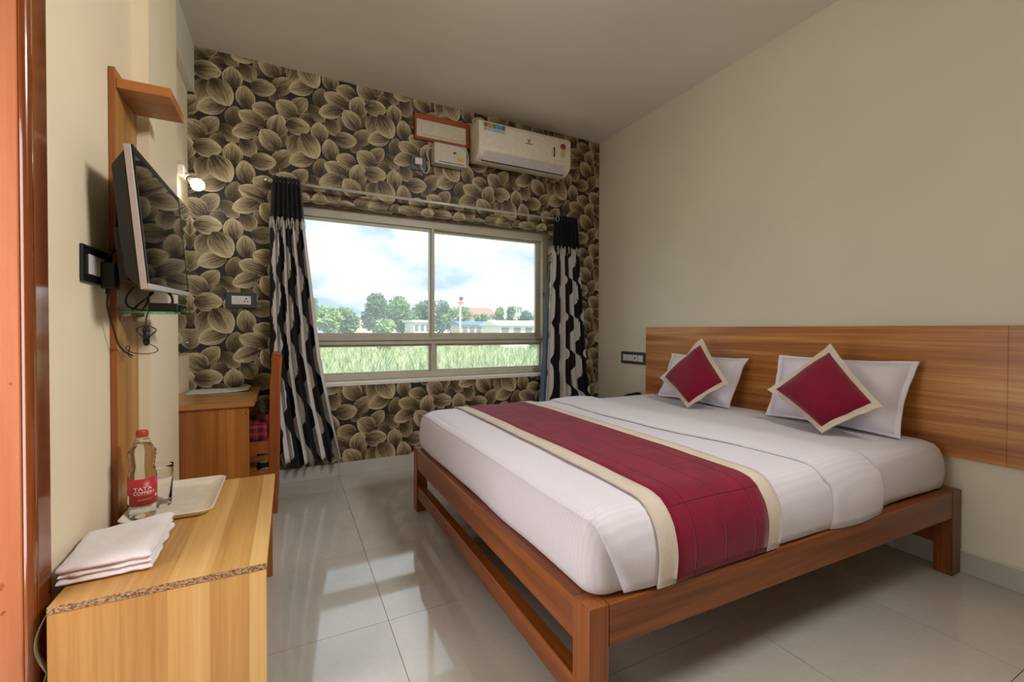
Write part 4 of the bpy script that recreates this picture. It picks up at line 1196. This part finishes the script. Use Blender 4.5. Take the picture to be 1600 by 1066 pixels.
wrap_text('TATA', .0160, .1010, 'label_text', M['print_white'], -.004, 1.25)
wrap_text('COPPER+', .0160, .0870, 'label_text', M['print_white'], 0, .90)
def label_patch(a0, a1, z0, z1, mat):
    MB().grid(lambda u, v: Vector((BXc+(LR+.0007)*math.cos(lerp(a0, a1, u)), BYc+(LR+.0007)*math.sin(lerp(a0, a1, u)), BZc+lerp(z0, z1, v))), 8, 1).build('label_print', mat, label_o, fixn=False)
label_patch(view-.45, view+.62, .0835, .0845, M['yellow'])
label_patch(view-.35, view+.62, .0690, .0697, M['print_white'])
label_patch(view-1.35, view-1.02, .055, .085, M['print_white'])
label_patch(view+.98, view+1.13, .072, .080, M['print_white'])

# glass tumbler behind the bottle
GX, GY = -.420, 2.030
tu = MB()
tu.lathe([(0, .0), (.029, 0), (.031, .004), (.036, .138), (.0375, .150), (.036, .1502), (.0345, .138), (.0288, .010), (0, .008)], (GX, GY, .4585), 32)
tag(tu.build('glass_tumbler', M['glass']), 'tall clear drinking glass behind the water bottle on tray', 'glass')

# folded towel
tw = thing('folded_towel', 'white terry towel folded flat on the oak console', 'towel', (-.43, 1.63, .4555))
TB = [Vector((-.523, 1.492, 0)), Vector((-.330, 1.500, 0)), Vector((-.338, 1.800, 0)), Vector((-.535, 1.735, 0))]
def slab(z0, th, grow, seed, name):
    def fn(u, v, top):
        e = min(u, 1-u, v, 1-v)
        p = TB[0].lerp(TB[1], u).lerp(TB[3].lerp(TB[2], u), v)
        c = (TB[0]+TB[1]+TB[2]+TB[3])/4
        p = c+(p-c)*(1+grow)
        w = mnoise.noise(Vector((u*3+seed, v*3, seed)))
        rnd = min(1, (e/.075))**.5
        z = z0+th/2+(th/2*rnd if top else -th/2*rnd)+ (.006*w+.004*u*v)*(1 if top else 0)*rnd
        p.x += .007*mnoise.noise(Vector((v*7, seed, 2)))*(1 if e < .02 else 0)
        p.y += .009*mnoise.noise(Vector((u*7, seed, 5)))*(1 if e < .02 else 0)
        p.x = max(p.x, -.5465)
        return Vector((p.x, p.y, z))
    ss_ = [0, .006, .018, .035, .06]+[.06+.88*k/16 for k in range(1, 16)]+[.94, .965, .982, .994, 1]
    n = len(ss_)
    mb = MB()
    for top in (True, False):
        P = [fn(u, v, top) for v in ss_ for u in ss_]
        mb.add(P, [((j*n+i, j*n+i+1, (j+1)*n+i+1, (j+1)*n+i) if top else (j*n+i, (j+1)*n+i, (j+1)*n+i+1, j*n+i+1)) for j in range(n-1) for i in range(n-1)], 0, True)
    weld(mb)
    return mb.build(name, M['towel'], tw)
slab(.4556, .019, .0, 1.0, 'fold_layer'); slab(.4725, .016, -.025, 4.0, 'fold_layer'); slab(.4860, .024, -.005, 9.0, 'fold_layer')

# ================================================================== outside the window
GZ = -1.6
gm = NT('rough_grass_ground')
gn = gm.noise(gm.obj(), .35, 5, .6)
gm.set(Base_Color=gm.ramp(gn, [(.3, srgb(128, 140, 92)), (.55, srgb(158, 170, 122)), (.72, srgb(184, 176, 150))]), Roughness=.95)
gr = MB().grid(lambda u, v: Vector((lerp(-70, 190, u), lerp(5, 260, v), GZ+.35*mnoise.noise(Vector((u*30, v*30, 0))))), 60, 60).build('ground', gm.mat, org=(0, 5, GZ))
structure(gr, 'rough open ground beyond the window')
def leafmat(name, a, b):
    m = NT(name)
    gi = m.n('NewGeometry'); 
    m.set(Base_Color=m.ramp(gi.outputs['Random Per Island'], [(0, a), (1, b)]), Roughness=.7, Specular_IOR_Level=.2)
    return m.mat
M['weed'] = leafmat('weed_blades', srgb(120, 152, 74), srgb(222, 226, 178))
M['leaf_a'] = leafmat('tree_leaves_mid', srgb(78, 112, 66), srgb(136, 166, 108))
M['leaf_b'] = leafmat('tree_leaves_dark', srgb(70, 96, 74), srgb(120, 146, 116))
M['leaf_c'] = leafmat('tree_leaves_light', srgb(104, 138, 80), srgb(160, 186, 124))
M['bark'] = plain('bark', srgb(110, 92, 74), .9)
ROCKS = ((.16, 58), (.20, 60), (.235, 57), (.29, 62), (.33, 60), (.500, 44), (.525, 49), (.545, 43))
BUSH = ((.585, 47, .036), (.19, 52, .022))
wd = MB()
for k in range(18500):
    y = 19+34*random.random()**1.4
    x = y*random.uniform(-.20, .75)
    if mnoise.noise(Vector((x*.22, y*.22, 3.3))) < -.12: continue
    if any((x-bx_*by_)**2+(y-by_)**2 < 1.5 for bx_, by_ in ROCKS) or any((x-bx_*by_)**2+(y-by_)**2 < (br_*by_+.6)**2 for bx_, by_, br_ in BUSH): continue
    h = random.uniform(.45, 1.15)*(1+.4*mnoise.noise(Vector((x*.5, y*.5, 7))))
    a = random.uniform(0, PI); w = random.uniform(.04, .10); l = random.uniform(-.35, .35)
    dx, dy = math.cos(a)*w, math.sin(a)*w
    z0 = GZ-.15
    p0 = Vector((x, y, z0)); p1 = Vector((x+l*.35*h, y, z0+h*.62)); p2 = Vector((x+l*h, y+l*.4, z0+h))
    wd.add([p0-Vector((dx, dy, 0)), p0+Vector((dx, dy, 0)), p1+Vector((dx*.7, dy*.7, 0)), p1-Vector((dx*.7, dy*.7, 0)), p2], [(0, 1, 2, 3), (3, 2, 4)])
w_o = wd.build('weeds', M['weed'], fixn=False)
tag(w_o, 'tall pale green weeds growing in the open ground', 'weeds', kind='stuff')

def at(rx, y): return rx*y
def zr(slope, y): return 1.11+slope*y       # height seen at a given slope above the eye
def tree(label, rx, y, ztop, zbot, halfw, mat, n=900, name='tree', leaf=.45, group='trees beyond the open ground', blobs=9):
    x = rx*y
    t = thing(name, label, 'tree', (x, y, GZ), group)
    mb = MB(); bl_ = []
    rnd = random.Random(int(rx*1000+y))
    H_ = ztop-zbot; rb = min(halfw*.62, H_*.42)
    for k in range(blobs):
        a = rnd.uniform(0, 2*PI); q = rnd.uniform(.25, 1)*(halfw-rb*.8)
        f = (k+.5)/blobs
        wz = math.sin(PI*min(.85, max(.25, f)))
        bl_.append((Vector((x+q*wz*math.cos(a), y+q*wz*math.sin(a), lerp(zbot+rb*.75, ztop-rb*.75, f))), rb*rnd.uniform(.75, 1.05)))
    for k in range(n):
        c, r = rnd.choice(bl_)
        d = Vector((rnd.gauss(0, 1), rnd.gauss(0, 1), rnd.gauss(0, 1))).normalized()
        p = c+Vector((d.x*r, d.y*r, d.z*r*.85))*rnd.uniform(.6, 1.06)
        s = leaf*rnd.uniform(.6, 1.3)
        a = Vector((rnd.gauss(0, 1), rnd.gauss(0, 1), rnd.gauss(0, 1))).normalized(); b = a.orthogonal().normalized()
        mb.add([p-a*s, p-b*s*.55, p+a*s, p+b*s*.55], [(0, 1, 2, 3)])
    mb.build('crown', mat, t, fixn=False)
    tr = MB(); zc = lerp(zbot, ztop, .6); tr.tube([(x, y, GZ-.3), (x+.1, y, lerp(GZ, zc, .5)), (x, y, zc)], [halfw*.09, halfw*.07, halfw*.03], 8)
    for c, r in bl_[2:6]: tr.tube([(x, y, lerp(zbot, zc, .4)), c], [halfw*.04, halfw*.012], 6)
    tr.build('trunk', M['bark'], t)
    return t
# label, X/Y direction, distance, top slope, bottom slope, half width (direction units), leaves, count
T = [
 ('tall green tree beside the left curtain edge', .030, 84, .070, -.012, .030, 'leaf_a', 1500),
 ('low wide light green tree just right of left curtain', .072, 78, .050, -.012, .026, 'leaf_c', 1200),
 ('bushy green tree between left curtain and pink block', .108, 82, .046, -.012, .024, 'leaf_a', 1200),
 ('tall round grey-green tree, tallest in the view', .166, 92, .083, -.004, .028, 'leaf_b', 1800),
 ('large spreading bright green tree left of the window mullion', .228, 80, .075, -.012, .032, 'leaf_a', 2000),
 ('pale hazy tree half behind the window mullion', .280, 98, .070, -.012, .026, 'leaf_b', 1400),
 ('hazy green tree just right of the mullion', .322, 112, .071, -.012, .024, 'leaf_b', 1400),
 ('dark bushy tree behind the pole sign', .362, 90, .056, -.012, .030, 'leaf_a', 1500),
 ('light green tree in front of the red-roofed building', .428, 96, .044, -.012, .020, 'leaf_c', 900),
 ('pointed dark tree right of the red roof', .469, 98, .059, -.012, .014, 'leaf_a', 900),
 ('narrow conical tree, second right of the red roof', .507, 102, .062, -.012, .013, 'leaf_b', 900),
 ('rounded tree right of the small white tower', .548, 104, .053, -.012, .022, 'leaf_b', 1000),
 ('pale tree at right edge of the upper pane', .592, 100, .056, -.012, .024, 'leaf_c', 900),
 ('low shrubby tree below the tall grey-green tree', .190, 74, .024, -.012, .022, 'leaf_c', 800),
]
for lab, rx, y, s1, s0, hw_, mt, n in T:
    tree(lab, rx, y, zr(s1, y), max(zr(s0, y), GZ+.3), hw_*1.28*y, M[mt], int(n*1.3), leaf=.42)
# bushes along the near field edge
for lab, rx, y, rr_ in (('dark rounded bush beside the rubble at right', .585, 47, .036), ('feathery green bush in lower left pane', .19, 52, .022)):
    tree(lab, rx, y, GZ+rr_*y*1.1, GZ+.1, rr_*y, M['leaf_c'], 700, 'bush', .22, 'bushes in the field', 6)

# buildings
def pm(name, r, g, b): return plain(name, srgb(r, g, b), .8, nscale=2)
M['pink'] = pm('pink_render', 226, 200, 186); M['bwhite'] = pm('white_render', 232, 230, 226); M['tanw'] = pm('tan_render', 214, 202, 182)
M['roofr'] = pm('red_roof', 186, 128, 112); M['roofw'] = pm('white_metal_roof', 226, 228, 230); M['blue'] = pm('blue_sheet', 92, 132, 186); M['winb'] = pm('dark_windows', 128, 136, 144)
M['yellowb'] = pm('yellow_hoarding', 232, 206, 120); M['rock'] = pm('grey_rubble', 168, 164, 158)
def building(label, rx0, rx1, y, s0, s1, dep, wall, roof, cols, rows, roofh=.0, over=.4):
    x0, x1 = rx0*y, rx1*y; z1 = zr(s1, y)
    t = thing('building', label, 'building', ((x0+x1)/2, y+dep/2, GZ-.3))
    MB().box((x0, y, GZ-.3), (x1, y+dep, z1)).build('walls', wall, t)
    if roofh > 0:
        ym = y+dep/2
        MB().prism([(y-over, z1), (y+dep+over, z1), (ym, z1+roofh)], 'X', x0-over, x1+over).build('roof', roof, t)
    else: MB().box((x0-over, y-over, z1), (x1+over, y+dep+over, z1+.35)).build('roof', roof, t)
    H_ = z1-max(GZ, zr(s0, y))
    for i in range(cols):
        for j in range(rows):
            cx = lerp(x0, x1, (i+.5)/cols); cz = z1-H_*(j+.5)/rows; w = (x1-x0)/cols*.28; h = H_/rows*.27
            MB().box((cx-w, y-.08, cz-h), (cx+w, y+.02, cz+h)).build('window', M['winb'], t)
    return t
building('pink apartment block behind trees at left', .108, .150, 114, 0, .026, 8, M['pink'], M['bwhite'], 4, 2)
building('long plain white building left of mullion', .255, .295, 70, -.010, .016, 6, M['bwhite'], M['roofw'], 3, 1)
building('cream building with red pitched roof behind the trees', .400, .458, 122, 0, .036, 12, M['pink'], M['roofr'], 6, 2, 2.4, .8)
building('small white tower block near right edge', .519, .535, 112, 0, .058, 5, M['bwhite'], M['bwhite'], 2, 3)
building('low shed with blue and white metal roof right of sign', .370, .462, 66, -.012, .011, 5, M['tanw'], M['blue'], 5, 1, .6, .4)
building('long low white-roofed building at right of window', .470, .640, 58, -.012, .010, 6, M['bwhite'], M['roofw'], 5, 1, .8, .5)
hd = thing('hoarding', 'yellow roadside hoarding below the sign', 'hoarding', (.352*58, 58, GZ))
MB().box((.340*58, 58, GZ+.3), (.362*58, 58.15, GZ+2.2)).build('board', M['yellowb'], hd)
for x in (.344*58, .358*58): MB().box((x, 58.15, GZ-.3), (x+.12, 58.27, GZ+2.2)).build('post', M['bwhite'], hd)
# sign on a pole
SY = 62
sg = thing('pole_sign', 'tall pole sign, white and orange with blue round mark', 'sign', (.3685*SY, SY, GZ))
sx0, sx1 = .3620*SY, .3752*SY
MB().tube([(.3686*SY, SY+.26, GZ-.3), (.3686*SY, SY+.26, zr(.072, SY))], .14, 10).build('pole', M['bwhite'], sg)
MB().box((sx0, SY-.1, zr(.0668, SY)), (sx1, SY+.1, zr(.0803, SY))).build('upper_board', M['bwhite'], sg)
MB().box((sx0, SY-.1, zr(.0605, SY)), (sx1, SY+.1, zr(.0667, SY))).build('lower_board', pm('orange_board', 226, 130, 70), sg)
MB().lathe([(0, 0), (.30, 0), (.30, .06), (0, .06)], ((sx0+sx1)/2, SY-.17, zr(.0738, SY)), 20, axis='Y').build('round_mark', pm('blue_mark', 46, 70, 150), sg)
# rubble
BL_ = ['leftmost grey boulder seen through the lower left pane', 'grey boulder second from left in lower left pane', 'grey boulder third from left in lower left pane', 'grey boulder close to the lower mullion, left of it', 'grey boulder just right of the lower mullion', 'grey boulder nearest the middle of the lower right pane', 'grey boulder right of centre in the lower right pane', 'rightmost grey boulder in the lower right pane']
for k, (rx, y) in enumerate(ROCKS):
    mb = MB(); r0 = random.uniform(.5, 1.0)
    def fr(u, v, k=k, r0=r0, rx=rx, y=y):
        a = 2*PI*u; b = PI*(v-.5)
        d = Vector((math.cos(a)*math.cos(b), math.sin(a)*math.cos(b), math.sin(b)*.6))
        r = r0*(1+.45*mnoise.noise(d*1.6+Vector((k*3, 0, 0))))
        return Vector((rx*y, y, GZ+.15))+d*r
    mb.grid(fr, 10, 6, smooth=False); weld(mb)
    tag(mb.build('boulder', M['rock'], fixn=False), BL_[k], 'boulder', 'grey boulders in the field')
